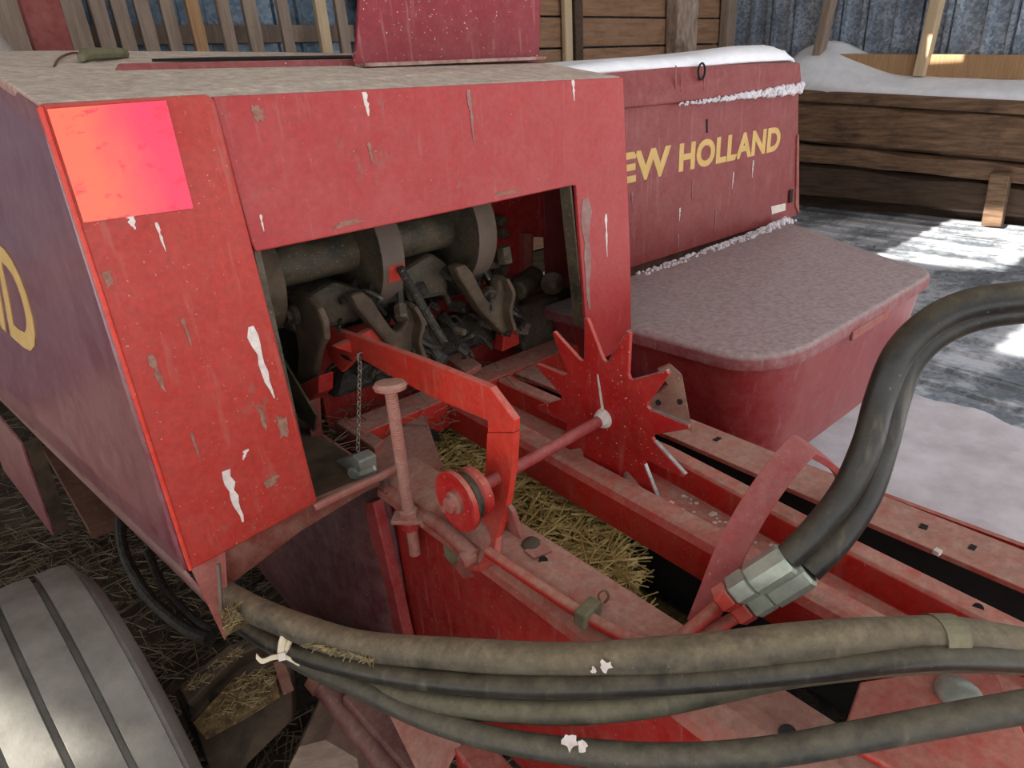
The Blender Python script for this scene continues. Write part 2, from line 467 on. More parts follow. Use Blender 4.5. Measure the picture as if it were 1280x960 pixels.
# unseen roof deck, openings added to put sun patches on chosen spots
HOLES = [((0.65, 2.6), (1.75, 2.70)), ((-1.15, -0.35), (0.86, 1.30)), ((4.85, 5.2), (2.80, 3.12))]
xs = sorted({-4.2, 8.05} | {h[0][0] for h in HOLES} | {h[0][1] for h in HOLES})  # deck stops short of the right wall to let sky light onto the ledge
ys = sorted({-0.5, 5.8} | {h[1][0] for h in HOLES} | {h[1][1] for h in HOLES})
ceil = MB()
for i in range(len(xs) - 1):
    for j in range(len(ys) - 1):
        cx, cy = (xs[i] + xs[i + 1]) / 2, (ys[j] + ys[j + 1]) / 2
        if any(h[0][0] < cx < h[0][1] and h[1][0] < cy < h[1][1] for h in HOLES):
            continue
        ceil.box((xs[i], ys[j], 4.3), (xs[i + 1], ys[j + 1], 4.36))
tag(build('ceiling', ceil, 'grey_wood'), kind='structure')

# unseen left wall: open bay adds sky light, added hole suns the tire
wl = MB()
for (y0, y1, z0, z1) in ((-0.5, 1.36, 2.6, 4.3), (1.36, 1.72, 2.6, 3.56), (1.36, 1.72, 3.89, 4.3), (1.72, 5.8, 2.6, 4.3)):
    wl.box((-4.2, y0, z0), (-4.14, y1, z1))
tag(build('wall_left', wl, 'grey_wood'), kind='structure')

# back wall: metal siding behind vertical slats, then brown planks
wall_back = tag(build('wall_back', MB().box((-4.2, 5.62, 0), (9.2, 5.68, 4.3)), 'dark_siding'), kind='structure')
rib = build('siding_rib', MB().poly_prism([(-0.03, 5.62, 0), (0.03, 5.62, 0), (0.015, 5.595, 0), (-0.015, 5.595, 0)], (0, 0, 4.3)), 'dark_siding', wall_back)
for k in range(24):
    copy_to(rib, wall_back, (-1.2 + 0.19 * k, 5.6075, 0))
for z in (2.2, 0.8, 3.2):
    build('girt', MB().box((-2.0, 5.50, z - 0.06), (3.2, 5.60, z + 0.06)), 'grey_wood', wall_back)
slat_x = [((0.766, 5.300, 2.243)[0], 0.14, 'grey_wood'), ((0.855, 5.300, 2.243)[0], 0.13, 'grey_wood'), ((1.065, 5.300, 2.244)[0], 0.13, 'grey_wood'), ((1.166, 5.300, 2.244)[0], 0.15, 'grey_wood'),
          ((1.289, 5.300, 2.244)[0], 0.14, 'grey_wood'), ((1.416, 5.300, 2.244)[0], 0.14, 'grey_wood'), ((1.562, 5.300, 2.245)[0], 0.14, 'grey_wood'), ((1.709, 5.300, 2.245)[0], 0.13, 'grey_wood'),
          ((1.890, 5.300, 2.245)[0], 0.13, 'orange_wood'), ((2.090, 5.300, 2.246)[0], 0.13, 'grey_wood'), ((2.289, 5.300, 2.246)[0], 0.15, 'grey_wood'), ((2.542, 5.300, 2.247)[0], 0.13, 'grey_wood'), ((2.845, 5.300, 2.247)[0], 0.14, 'pale_wood'), ((3.005, 5.300, 2.247)[0], 0.13, 'grey_wood')]
for k, (x, w, mt) in enumerate(slat_x):
    j = rnd.uniform(-0.02, 0.02)
    build('slat', MB().poly_prism([(x - w / 3.1, 5.30, 0), (x + w / 3.1, 5.30, 0), (x + w / 3.1 + j, 5.34, 4.25), (x - w / 3.1 + j, 5.34, 4.25)], (0, 0.05, 0)), mt, wall_back, bev=0.004)
for k in range(14):
    z0 = 0.02 + 0.29 * k
    build('plank', MB().box((3.25, 5.40 + rnd.uniform(0, 0.03), z0), (8.75, 5.46 + rnd.uniform(0, 0.02), z0 + 0.272)), 'brown_plank', wall_back, bev=0.008)
for (u, w, d, mt) in (((5.604, 5.300, 2.252)[0], 0.11, 0.06, 'pale_wood'), ((5.772, 5.300, 2.253)[0], 0.12, 0.05, 'dark_wood'), ((7.529, 5.250, 2.252)[0], 0.42, 0.16, 'bark_post'), ((8.552, 5.250, 2.254)[0], 0.20, 0.12, 'grey_wood')):
    build('batten' if w < 0.15 else 'post', MB().box((u - w / 2, 5.39 - d, 0), (u + w / 2, 5.39, 4.2)), mt, wall_back, bev=0.012)

# right wall: galvanised siding, leaning studs, snow-covered ledge on a log crib
wall_right = tag(build('wall_right', MB().box((8.72, -2.2, 0), (8.78, 5.6, 4.3)), 'siding'), kind='structure')
srib = build('siding_rib', MB().poly_prism([(8.72, -0.035, 0.6), (8.72, 0.035, 0.6), (8.675, 0.020, 0.6), (8.675, -0.020, 0.6)], (0, 0, 3.7)), 'siding', wall_right)
for k in range(26):
    for e in (0, 0.075):
        if k % 3 or e == 0:
            copy_to(srib, wall_right, (8.6975, -1.9 + 0.29 * k + e, 0.6))
build('stud', MB().bar((8.450, 3.922, 2.825), (8.450, 4.069, 1.626), 0.14, 0.10, (0, 1, 0)), 'grey_wood', wall_right, bev=0.01)
build('stud', MB().bar((8.450, 2.848, 2.660), (8.450, 2.912, 1.547), 0.14, 0.11, (0, 1, 0)), 'pale_wood', wall_right, bev=0.01)
build('stud', MB().bar((8.45, 0.9, 4.1), (8.45, 1.1, 1.5), 0.14, 0.11, (0, 1, 0)), 'grey_wood', wall_right, bev=0.01)
build('bottom_rail', MB().bar((8.500, 4.068, 1.727), (8.500, 1.277, 1.528), 0.09, 0.22), 'orange_wood', wall_right, bev=0.01)
build('ledge_board', MB().bar((8.03, 4.3, 1.44), (8.03, -1.5, 0.99), 0.16, 0.12), 'beam_wood', wall_right, bev=0.02)
def log(name, y0, y1, za0, za1, zb0, zb1, x, th, mt):
    """hewn timber with a wavy face"""
    def ring(t):
        y = y0 + (y1 - y0) * t
        lo = za0 + (zb0 - za0) * t; hi = za1 + (zb1 - za1) * t
        out = []
        for k in range(10):
            a = k / 10 * math.tau
            n = 0.03 * noise.noise(Vector((x, y * 1.7, k * 2.3)))
            cy = (lo + hi) / 2 + (hi - lo) / 2 * max(-1, min(1, 1.35 * math.sin(a))) + n
            cx = x + th / 2 + th / 2 * max(-1, min(1, 1.35 * math.cos(a))) + n
            out.append(Vector((cx, y, cy)))
        return out
    return build(name, MB().ring_loft([ring(i / 30) for i in range(31)]), mt, wall_right, smooth=True)
log('timber', 4.6, -1.5, 0.95, 1.41, 0.52, 0.94, 8.0, 0.22, 'beam_wood')
log('timber', 4.6, -1.5, 0.73, 0.94, 0.36, 0.51, 7.98, 0.24, 'beam_wood')
log('timber', 4.6, -1.5, 0.30, 0.71, 0.16, 0.34, 8.06, 0.2, 'dark_wood')
build('timber_post', MB().bar((7.970, 1.866, 0.672), (7.970, 1.841, 0.159), 0.10, 0.17, (0, 1, 0)), 'beam_wood', wall_right, bev=0.012)
build('crib_back', MB().box((8.3, -1.5, 0), (8.4, 5.0, 1.4)), 'dark_wood', wall_right)

def snow_ledge(u, v):
    y = 4.4 - 5.9 * u
    z = 1.525 - 0.078 * (4.4 - y)
    x = 8.0 + 0.68 * v
    lift = 0.30 * math.exp(-((y - 4.0) / 0.55) ** 2) * (0.2 + 0.8 * v) + 0.15 * v
    front = 0.0 if v > 0.04 else -0.08
    return (x - (0.02 if v < 0.1 else 0), y, z + lift + front + 0.02 * noise.noise(Vector((x * 4, y * 3, 1))))
tag(build('snow', MB().grid(snow_ledge, 70, 14), 'snow', None, smooth=True, angle=80, solid=0.03), 'clean white snow lying along the timber ledge below the galvanised siding', 'snow', kind='stuff')

# ------------------------------------------------------------------ roofing sheets and snow on the right-hand ground
def sheet(x0, x1, skew, z, y0, y1):
    """a ribbed sheet lying flat; ribs run along Y"""
    prof = []
    w = x1 - x0
    for c in (0.04, 0.36, 0.68, 0.97):
        xc = c * w
        prof += [(xc - 0.045, 0), (xc - 0.02, 0.016), (xc + 0.02, 0.016), (xc + 0.045, 0)]
    prof = [(0 if p[0] < 0 else p[0], p[1]) for p in prof] + [(w, 0)]
    mb = MB()
    def fn(u, v):
        k = u * (len(prof) - 1); i = min(int(k), len(prof) - 2); t = k - i
        px = prof[i][0] + (prof[i + 1][0] - prof[i][0]) * t
        pz = prof[i][1] + (prof[i + 1][1] - prof[i][1]) * t
        y = y0 + (y1 - y0) * v
        return (x0 + px + skew * (y - 1.0), y, z + pz)
    mb.grid(fn, len(prof) - 1, 8)
    return mb
sheet_labels = ['galvanised roofing sheet on the ground nearest the twine box, snow on its edge',
                'ribbed galvanised sheet on the ground, second out from the grey-red twine box',
                'ribbed galvanised sheet lying on the ground, third out from the twine box',
                'ribbed galvanised sheet in the bright sun patch in front of the timber crib',
                'ribbed galvanised sheet lying on the ground, next to last before the timber crib',
                'farthest galvanised roofing sheet, its edge tucked against the timber crib']
for k in range(6):
    x0 = 3.28 + 0.80 * k
    s = build('roofing_sheet', sheet(x0, x0 + 0.815, 0.13, 0.12 + 0.006 * (k % 2), -1.6, 4.4), 'roofing', None, solid=0.004)
    tag(s, sheet_labels[k], 'metal sheet', 'roofing sheets on the ground')
def drift(u, v):
    x = 2.0 + 1.75 * u; y = -0.9 + 3.4 * v
    edge = 3.52 + 0.16 * (y - 0.8) + 0.08 * noise.noise(Vector((y * 5, 0, 0)))
    h = 0.17 if x < edge else 0.17 - 0.9 * (x - edge)
    return (x, y, max(h, 0.02) + 0.025 * noise.noise(Vector((x * 2.2, y * 2.2, 0))) + 0.006 * noise.noise(Vector((x * 14, y * 14, 3))))
tag(build('snow_drift', MB().grid(drift, 60, 80), 'snow_dusty', None, smooth=True, angle=80), 'dusty snow drift on the ground between the bale chamber and roofing sheets', 'snow', kind='stuff')

# ------------------------------------------------------------------ the baler
baler = empty('hay_baler', (0.8, 1.2, 0.0))
tag(baler, 'old red square hay baler with open knotter hood and star metering wheel', 'baler')

# hood: front panel with the opening, corner panel, roof, side panel
fp = MB()
T = 0.012
def yplate(mb, pts, y, t=T):
    return mb.poly_prism([(x, y, z) for x, z in pts], (0, t, 0))
yplate(fp, [(0.421, 1.758), (0.432, 1.515), (0.436, 1.500), (0.82, 1.500), (1.262, 1.503), (1.275, 1.500), (1.305, 1.11), (1.330, 1.105), (1.345, 1.0), (1.38, 0.994), (1.508, 0.994), (1.495, 1.30), (1.458, 1.744)], 1.2)
hood_panel = build('hood_panel', fp, 'hood_red', baler, bev=0.003)
build('hood_edge', MB().poly_prism([(1.458, 1.212, 1.744), (1.508, 1.212, 0.994), (1.508, 1.26, 0.994), (1.47, 1.46, 1.77), (1.463, 1.3, 1.757)], (-0.012, 0, 0)), 'hood_red', baler)
build('opening_return', MB().poly_prism([(1.264, 1.212, 1.503), (1.307, 1.212, 1.11), (1.307, 1.25, 1.11), (1.264, 1.25, 1.503)], (0.006, 0, 0)), 'grease_iron', baler)
# corner panel, standing proud of the hood panel
cp = yplate(MB(), [(0.180, 1.762), (0.408, 1.762), (0.419, 1.752), (0.444, 0.965), (0.178, 0.945)], 1.184, 0.016)
corner = build('corner_panel', cp, 'corner_red', baler, bev=0.004)
corner_edge = build('panel_edge', MB().poly_prism([(0.175, 1.181, 1.76), (0.182, 1.181, 1.76), (0.181, 1.181, 0.945), (0.173, 1.181, 0.945)], (0, 0.02, 0)), 'arm_red', corner, bev=0.003)
refl = build('reflector', yplate(MB(), [(0.185, 1.755), (0.344, 1.757), (0.344, 1.594), (0.185, 1.598)], 1.1805, 0.003), 'reflector', corner)
tag(refl, 'faded orange and pink fluorescent square reflector')

def streak(parent, pts, y, mat='dropping'):
    return build('dropping_streak', MB().poly_prism([(x, y, z) for x, z in pts], (0, 0.002, 0)), mat, parent)
def vstreak(parent, x, z0, z1, w, y, lean=0.0, mat='dropping', seed=0):
    r = random.Random(seed)
    n = 9; L = []; R_ = []
    for i in range(n):
        t = i / (n - 1)
        ww = w * (0.35 + 0.65 * math.sin(math.pi * min(1, t * 2.2 + 0.15)) if t < 0.42 else max(0.12, 0.95 - 1.25 * (t - 0.35))) * r.uniform(0.7, 1.2)
        xc = x + lean * t + r.uniform(-0.1, 0.1) * w
        L.append((xc - ww / 2, z0 + (z1 - z0) * t)); R_.append((xc + ww / 2, z0 + (z1 - z0) * t))
    return streak(parent, L + R_[::-1], y, mat)
YC, YH, YS = 1.1825, 1.1985, 1.5985
vstreak(corner, (0.390, 1.184, 1.372)[0], (0.391, 1.184, 1.375)[2], (0.391, 1.184, 1.226)[2], 0.019, YC, 0.012, seed=1)
vstreak(corner, (0.283, 1.184, 1.115)[0], (0.284, 1.184, 1.118)[2], (0.279, 1.184, 0.998)[2], 0.020, YC, 0.006, seed=2)
vstreak(corner, (0.218, 1.184, 1.372)[0], (0.218, 1.184, 1.374)[2], (0.220, 1.184, 1.304)[2], 0.014, YC, 0.006, mat='scuff', seed=3)
vstreak(corner, (0.250, 1.184, 1.597)[0], (0.255, 1.184, 1.601)[2], (0.241, 1.184, 1.576)[2], 0.014, YC, 0.0, seed=4)
vstreak(corner, (0.283, 1.184, 1.579)[0], (0.284, 1.184, 1.581)[2], (0.278, 1.184, 1.534)[2], 0.005, YC, 0.003, seed=5)
vstreak(corner, (0.282, 1.184, 1.417)[0], (0.280, 1.184, 1.421)[2], (0.279, 1.184, 1.367)[2], 0.007, YC, 0.003, mat='scuff', seed=6)
vstreak(corner, (0.331, 1.184, 1.136)[0], (0.336, 1.184, 1.144)[2], (0.318, 1.184, 1.126)[2], 0.012, YC, -0.012, seed=7)
vstreak(corner, (0.245, 1.184, 1.208)[0], (0.247, 1.184, 1.215)[2], (0.237, 1.184, 1.157)[2], 0.006, YC, 0.002, mat='scuff', seed=8)
vstreak(hood_panel, (0.701, 1.200, 1.749)[0], (0.702, 1.200, 1.750)[2], (0.698, 1.200, 1.708)[2], 0.014, YH, 0.004, mat='dropping', seed=9)
vstreak(hood_panel, (0.696, 1.200, 1.658)[0], (0.697, 1.200, 1.661)[2], (0.695, 1.200, 1.621)[2], 0.008, YH, 0.002, mat='scuff', seed=10)
vstreak(hood_panel, (1.270, 1.200, 1.742)[0], (1.270, 1.200, 1.746)[2], (1.277, 1.200, 1.700)[2], 0.010, YH, 0.003, seed=11)
vstreak(hood_panel, (1.388, 1.200, 1.406)[0], (1.388, 1.200, 1.411)[2], (1.404, 1.200, 1.294)[2], 0.010, YH, 0.004, seed=12)
vstreak(hood_panel, (0.458, 1.200, 1.558)[0], (0.459, 1.200, 1.563)[2], (0.453, 1.200, 1.533)[2], 0.005, YH, 0.0, seed=13)
vstreak(hood_panel, (1.306, 1.200, 1.461)[0], (1.306, 1.200, 1.465)[2], (1.336, 1.200, 1.160)[2], 0.042, YH, 0.01, mat='hem_tan', seed=14)
vstreak(hood_panel, (0.951, 1.200, 1.729)[0], (0.950, 1.200, 1.741)[2], (0.949, 1.200, 1.630)[2], 0.010, YH, 0.004, mat='hem_tan', seed=15)

def patch(parent, y, pts, seed):
    r = random.Random(seed)
    cx = sum(p[0] for p in pts) / len(pts); cz = sum(p[2] for p in pts) / len(pts)
    ring = []
    for i in range(len(pts)):
        p, q = Vector(pts[i]), Vector(pts[(i + 1) % len(pts)])
        for k in range(5):
            c = p.lerp(q, k / 5); f_ = r.uniform(0.62, 1.08)
            ring.append((cx + (c.x - cx) * f_, y, cz + (c.z - cz) * f_))
    return build('scuff_mark', MB().poly_prism(ring, (0, 0.0015, 0)), 'scuff', parent)
patch(hood_panel, 1.1988, [(0.478, 1.200, 1.740), (0.491, 1.200, 1.744), (0.502, 1.200, 1.735), (0.503, 1.200, 1.720), (0.490, 1.200, 1.712), (0.479, 1.200, 1.718)], 1)
patch(hood_panel, 1.1988, [(0.589, 1.200, 1.518), (0.609, 1.200, 1.525), (0.654, 1.200, 1.527), (0.658, 1.200, 1.518), (0.623, 1.200, 1.513), (0.591, 1.200, 1.511)], 2)
patch(hood_panel, 1.1988, [(1.003, 1.200, 1.524), (1.082, 1.200, 1.520), (1.087, 1.200, 1.512), (1.007, 1.200, 1.513)], 3)
patch(corner, 1.1828, [(0.346, 1.184, 1.067), (0.365, 1.184, 1.070), (0.384, 1.184, 1.064), (0.371, 1.184, 1.052), (0.347, 1.184, 1.042)], 4)
patch(corner, 1.1828, [(0.187, 1.184, 1.522), (0.201, 1.184, 1.521), (0.199, 1.184, 1.498), (0.187, 1.184, 1.493)], 5)
patch(corner, 1.1828, [(0.398, 1.184, 1.189), (0.420, 1.184, 1.184), (0.416, 1.184, 1.137), (0.397, 1.184, 1.140)], 6)
patch(corner, 1.1828, [(0.368, 1.184, 1.226), (0.377, 1.184, 1.214), (0.379, 1.184, 1.162), (0.370, 1.184, 1.165)], 7)
def roof_z(y): return 1.762 + 0.14 * (y - 1.2)
roof = MB().poly_prism([(0.178, 1.192, 1.764), (0.41, 1.192, 1.764), (0.425, 1.208, 1.7605), (1.458, 1.208, 1.746), (1.47, 1.47, 1.79), (1.47, 1.58, 1.802),
                        (0.93, 1.60, 1.812), (0.40, 1.60, 1.818), (0.40, 2.10, 1.888), (0.20, 2.10, 1.890), (0.185, 1.5, 1.806)], (0, 0, -0.02))
hood_roof = build('hood_roof', roof, 'roof_dust', baler, bev=0.003)
build('roof_deck', MB().poly_prism([(0.40, 1.615, 1.816), (1.5, 1.615, 1.802), (1.5, 1.86, 1.836), (0.9, 2.0, 1.868), (0.40, 2.10, 1.888)], (0, 0, -0.02)), 'roof_dust', baler, bev=0.003)
build('hatch_lip', MB().poly_prism([(0.385, 1.60, 1.815), (1.05, 1.575, 1.808), (1.05, 1.585, 1.823), (0.40, 1.61, 1.831)], (0, 0.012, 0)), 'panel_crimson', baler, bev=0.002)
build('hatch_slot', MB().poly_prism([(0.510, 1.780, 1.841), (0.957, 1.669, 1.826), (0.992, 1.729, 1.834), (0.638, 1.788, 1.842)], (0, 0, 0.006)), 'dark_slot', baler)
build('upright_panel', MB().poly_prism([(0.887, 1.545, 1.808), (1.496, 1.545, 1.796), (1.52, 1.552, 1.965), (1.56, 1.56, 2.35), (0.985, 1.56, 2.35), (0.93, 1.552, 1.95), (0.905, 1.548, 1.86)], (0, 0.012, 0)), 'panel_crimson', baler, bev=0.003)
build('panel_foot', MB().box((0.89, 1.50, 1.803), (1.48, 1.56, 1.811)), 'roof_dust', baler)

def side_fn(u, v):
    # u: from the rear corner forward, v: from the top edge to the hem
    y = 1.186 + 2.6 * u
    xt, zt = 0.178 + 0.05 * min(u * 2, 1), 1.758 + 0.14 * min(y - 1.186, 0.9)
    xb, zb = 0.170 - 0.155 * min(u * 1.9, 1.25), 0.95 + 0.02 * u
    bow = 0.018 * math.sin(math.pi * v)
    return (xt + (xb - xt) * v - bow * u, y, zt + (zb - zt) * v)
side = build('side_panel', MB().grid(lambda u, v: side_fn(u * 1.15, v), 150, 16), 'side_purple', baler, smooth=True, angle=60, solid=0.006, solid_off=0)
def hem_fn(u, v):
    y = 1.186 + 2.6 * u
    p = Vector(side_fn(u, 1.0))
    return (p.x + 0.03 * v - 0.004, y, p.z - 0.115 * v * (1 - 0.25 * u))
build('side_hem', MB().grid(lambda u, v: hem_fn(u * 1.15, v), 28, 2), 'hem_tan', baler, solid=0.006, solid_off=0)
build('rear_housing', MB().box((0.245, 2.11, 0.98), (1.48, 4.1, 1.80)), 'shield_maroon', baler, bev=0.01)
# yellow letter at the rear end of the side panel, reading from the tractor side
dm = text_mesh('HOLLAND', 2.2, 0.27, 0.002, bold=0.02)
dtop = Vector(side_fn(0.28, 0.30)); 
for v in dm.vertices:
    yy = 1.86 + (2.2 - v.co.x)
    uu = (yy - 1.186) / 2.6
    q = Vector(side_fn(uu, 0.73 - v.co.y / 0.98))
    v.co = Vector((q.x - 0.0045 - v.co.z, q.y, q.z))
dm.materials.append(M['yellow'])
let = bpy.data.objects.new('side_lettering', dm); COL.objects.link(let); let.parent = side; let.location = -ORI[side]
ORI[let] = Vector((0, 0, 0))
# pointed lower tail of the hem and the plate behind it
build('hem_tail', MB().poly_prism([(0.178, 1.185, 0.948), (0.245, 1.19, 0.952), (0.205, 1.150, 0.80), (0.190, 1.150, 0.785)], (0.0, 0.012, 0.0)), 'dull_red', baler)
build('tail_strap', MB().bar((0.218, 1.144, 0.959), (0.194, 1.124, 0.865), 0.006, 0.006), 'disc_rim', baler)
build('tail_chaff', MB().poly_prism([(0.187, 1.087, 0.891), (0.230, 1.123, 0.868), (0.229, 1.084, 0.848), (0.177, 1.064, 0.862)], (0, 0, 0.012)), 'chaff_brown', baler)
build('lower_flap', MB().poly_prism([(-0.03, 2.70, 0.93), (0.02, 2.30, 0.86), (0.005, 2.36, 0.50), (-0.05, 2.70, 0.63)], (0.008, 0, 0)), 'side_purple', baler, bev=0.002)
build('flap_edge', MB().poly_prism([(0.03, 2.30, 0.86), (0.07, 2.31, 0.86), (0.055, 2.37, 0.50), (0.015, 2.36, 0.50)], (0, 0.008, 0)), 'brown_iron', baler)

# under-hood lip
lip = MB().poly_prism([(0.20, 1.20, 0.948), (0.442, 1.20, 0.963), (0.60, 1.20, 0.955), (0.60, 1.20, 0.93), (0.40, 1.20, 0.905), (0.235, 1.20, 0.86)], (0, 0.012, 0))
build('hood_lip', lip, 'lip_brown', baler, bev=0.002)
build('lip_rod', MB().tube(smooth_path([(0.435, 1.19, 0.953), (0.53, 1.185, 0.958), (0.62, 1.175, 0.965), (0.67, 1.20, 0.96)], 6), 0.010, 10), 'dull_red', baler, smooth=True)
build('lip_shelf', MB().poly_prism([(0.44, 1.205, 0.925), (0.60, 1.20, 0.925), (0.62, 1.30, 0.925), (0.60, 1.60, 0.925), (0.44, 1.9, 0.925)], (0, 0, 0.01)), 'brown_iron', baler)

# hood interior walls
build('inner_back', MB().box((0.43, 2.02, 0.75), (1.85, 2.05, 1.80)), 'knot_iron', baler)
build('inner_left', MB().box((0.44, 1.22, 0.94), (0.452, 2.0, 1.74)), 'grease_iron', baler)
build('inner_right', MB().poly_prism([(1.47, 1.22, 1.70), (1.52, 1.25, 0.94), (1.78, 1.70, 0.90), (1.72, 1.70, 1.72)], (0.01, 0, 0)), 'grease_iron', baler)
build('inner_floor', MB().box((0.66, 1.62, 0.80), (1.55, 2.02, 0.86)), 'chaff_brown', baler)

# ------------------------------------------------------------------ knotters
build('knotter_shaft', MB().cyl((0.44, 1.55, 1.385), (1.24, 1.55, 1.385), 0.052, 24), 'grease_iron', baler, smooth=True)
def cam_disc(x, r, mat_rim):
    d = build('cam_disc', MB().lathe((x, 1.55, 1.385), (1, 0, 0), [(0, 0.05), (0, r), (0.012, r), (0.012, r - 0.012), (0.05, r - 0.02), (0.062, 0.10), (0.062, 0.05)], 40), 'grease_iron', baler, smooth=True)
    build('rim_band', MB().lathe((x, 1.55, 1.385), (1, 0, 0), [(0.004, r - 0.004), (0.0, r + 0.004), (0.062, r + 0.004), (0.058, r - 0.004)], 40), mat_rim, d, smooth=True)
    return d
cam_disc(0.50, 0.135, 'brown_iron')
d1 = cam_disc(0.80, 0.155, 'disc_rim')
build('paint_patch', MB().poly_prism([(0.8155, 1.55 - 0.160 * math.cos(a), 1.385 - 0.160 * math.sin(a)) for a in (0.15, 0.28, 0.42)] + [(0.8155, 1.55 - 0.154 * math.cos(a), 1.385 - 0.154 * math.sin(a)) for a in (0.42, 0.28, 0.15)], (0.045, 0, 0)), 'cap_red', d1)
cam_disc(1.10, 0.155, 'disc_rim')
def knotter(x, seed):
    """one knotter: slanting arm with a rounded hook lobe, twine disc, gears and greasy fasteners"""
    out = [(0.0, 1.310), (0.035, 1.312), (0.058, 1.285), (0.085, 1.225), (0.105, 1.188), (0.122, 1.182), (0.140, 1.205), (0.150, 1.236), (0.166, 1.250), (0.182, 1.240), (0.186, 1.212), (0.176, 1.180), (0.162, 1.150), (0.166, 1.115), (0.180, 1.085), (0.150, 1.075), (0.112, 1.120), (0.075, 1.165), (0.040, 1.225), (0.012, 1.275)]
    k = build('knotter_frame', MB().poly_prism([(x + a, 1.415, z) for a, z in out], (0, 0.045, 0)), 'brown_iron', baler, bev=0.010)
    build('frame_rib', MB().strap(smooth_path([(x + 0.16, 1.41, 1.245), (x + 0.172, 1.40, 1.20), (x + 0.156, 1.40, 1.15), (x + 0.17, 1.40, 1.09)], 4), (0, 1, 0), 0.04, 0.012), 'brown_iron', k, bev=0.003)
    build('twine_disc', MB().lathe((x + 0.20, 1.46, 1.12), (0.5, -0.4, 0.75), [(0, 0.01), (0, 0.055), (0.008, 0.06), (0.016, 0.045), (0.024, 0.06), (0.032, 0.055), (0.032, 0.01)], 20), 'knot_iron', k, smooth=True)
    build('bevel_gear', MB().lathe((x + 0.10, 1.50, 1.28), (0.7, -0.6, -0.4), [(0, 0.02), (0, 0.062), (0.03, 0.045), (0.05, 0.03), (0.05, 0.015)], 16), 'knot_iron', k)
    build('worm_shaft', MB().cyl((x + 0.16, 1.56, 1.31), (x + 0.22, 1.40, 1.08), 0.016, 12), 'knot_iron', k)
    r = random.Random(seed)
    for i in range(26):
        p = Vector((x + r.uniform(0.0, 0.30), r.uniform(1.42, 1.56), r.uniform(1.03, 1.29)))
        a = Vector((r.uniform(-1, 1), r.uniform(-1, 0.2), r.uniform(-1, 1))).normalized()
        build('bolt', hexnut(p, a, r.uniform(0.009, 0.024), r.uniform(0.02, 0.06)), 'knot_iron' if i % 3 else 'grease_iron', k)
        b = Vector((r.uniform(-1, 1), r.uniform(-1, 1), r.uniform(-0.8, 0.8))) * 0.08
        build('lever', MB().tube(smooth_path([p, p + b * 0.5 + Vector((0, 0, 0.02)), p + b], 3), r.uniform(0.004, 0.011), 6), 'knot_iron' if i % 4 else 'grease_iron', k, smooth=True)
        if i % 5 == 0:
            build('worn_pin', MB().cyl(p + b, p + b + a * 0.012, 0.004, 6), 'bare_steel', k)
    return k
knotter(0.715, 11); knotter(1.03, 12)
build('casting_block', MB().poly_prism([(0.60, 1.50, 1.22), (0.78, 1.50, 1.21), (0.80, 1.50, 1.29), (0.72, 1.50, 1.33), (0.58, 1.50, 1.29)], (0, 0.10, 0)), 'grease_iron', baler, bev=0.015)
build('casting_block', MB().poly_prism([(0.93, 1.50, 1.22), (1.06, 1.50, 1.21), (1.07, 1.50, 1.30), (1.02, 1.50, 1.34), (0.92, 1.50, 1.31)], (0, 0.10, 0)), 'grease_iron', baler, bev=0.015)
build('red_cross_plate', MB().poly_prism([(0.66, 1.43, 1.19), (0.78, 1.43, 1.21), (0.80, 1.43, 1.16), (0.75, 1.43, 1.13)], (0, 0.02, 0)), 'cap_red', baler)
build('tucker_rod', MB().cyl((0.841, 1.384, 1.354), (0.831, 1.214, 1.200), 0.011, 10), 'knot_iron', baler, smooth=True)
build('knot_base', MB().poly_prism([(0.70, 1.58, 0.98), (1.35, 1.58, 0.98), (1.36, 1.58, 1.04), (1.20, 1.58, 1.10), (0.74, 1.58, 1.06)], (0, 0.2, 0)), 'knot_iron', baler, bev=0.02)
# mounting plate on the right with bolts
mp = build('mount_plate', MB().poly_prism([(1.173, 1.620, 1.430), (1.632, 1.620, 1.452), (1.628, 1.620, 1.273), (1.611, 1.620, 1.254), (1.514, 1.620, 1.277), (1.498, 1.620, 1.147), (1.353, 1.620, 1.180), (1.267, 1.620, 1.160), (1.152, 1.620, 1.263)], (0, 0.02, 0)), 'wall_red', baler, bev=0.006)
build('plate_flange', MB().poly_prism([(1.450, 1.600, 1.302), (1.489, 1.600, 1.295), (1.472, 1.600, 1.156), (1.437, 1.600, 1.164)], (0, 0.02, 0)), 'dull_red', mp)
for (u, v) in ((620, 275), (622, 290), (620, 322), (622, 335), (618, 345)):
    p = {(620, 275): (1.336, 1.600, 1.365), (622, 290): (1.339, 1.600, 1.327), (620, 322): (1.325, 1.600, 1.249), (622, 335): (1.329, 1.600, 1.215), (618, 345): (1.313, 1.600, 1.192)}[(u, v)]
    build('bolt', hexnut(p, (0.2, -1, -0.1), 0.017, 0.035), 'grease_iron', mp)
build('pin_boss', MB().lathe((1.357, 1.550, 1.138), (0.9, 0.35, 0.1), [(0, 0.025), (0.01, 0.034), (0.13, 0.04), (0.15, 0.03)], 16), 'grease_iron', baler, smooth=True)
build('bearing_disc', MB().lathe((1.490, 1.520, 1.143), (-0.6, -0.8, 0), [(0, 0.038), (0.012, 0.038), (0.018, 0.028), (0.03, 0.012)], 20), 'grease_iron', baler, smooth=True)
build('inner_post', MB().poly_prism([(1.362, 1.560, 1.081), (1.566, 1.560, 1.071), (1.626, 1.560, 0.952), (1.517, 1.560, 0.878), (1.385, 1.560, 0.919)], (0, 0.08, 0)), 'grease_iron', baler, bev=0.01)
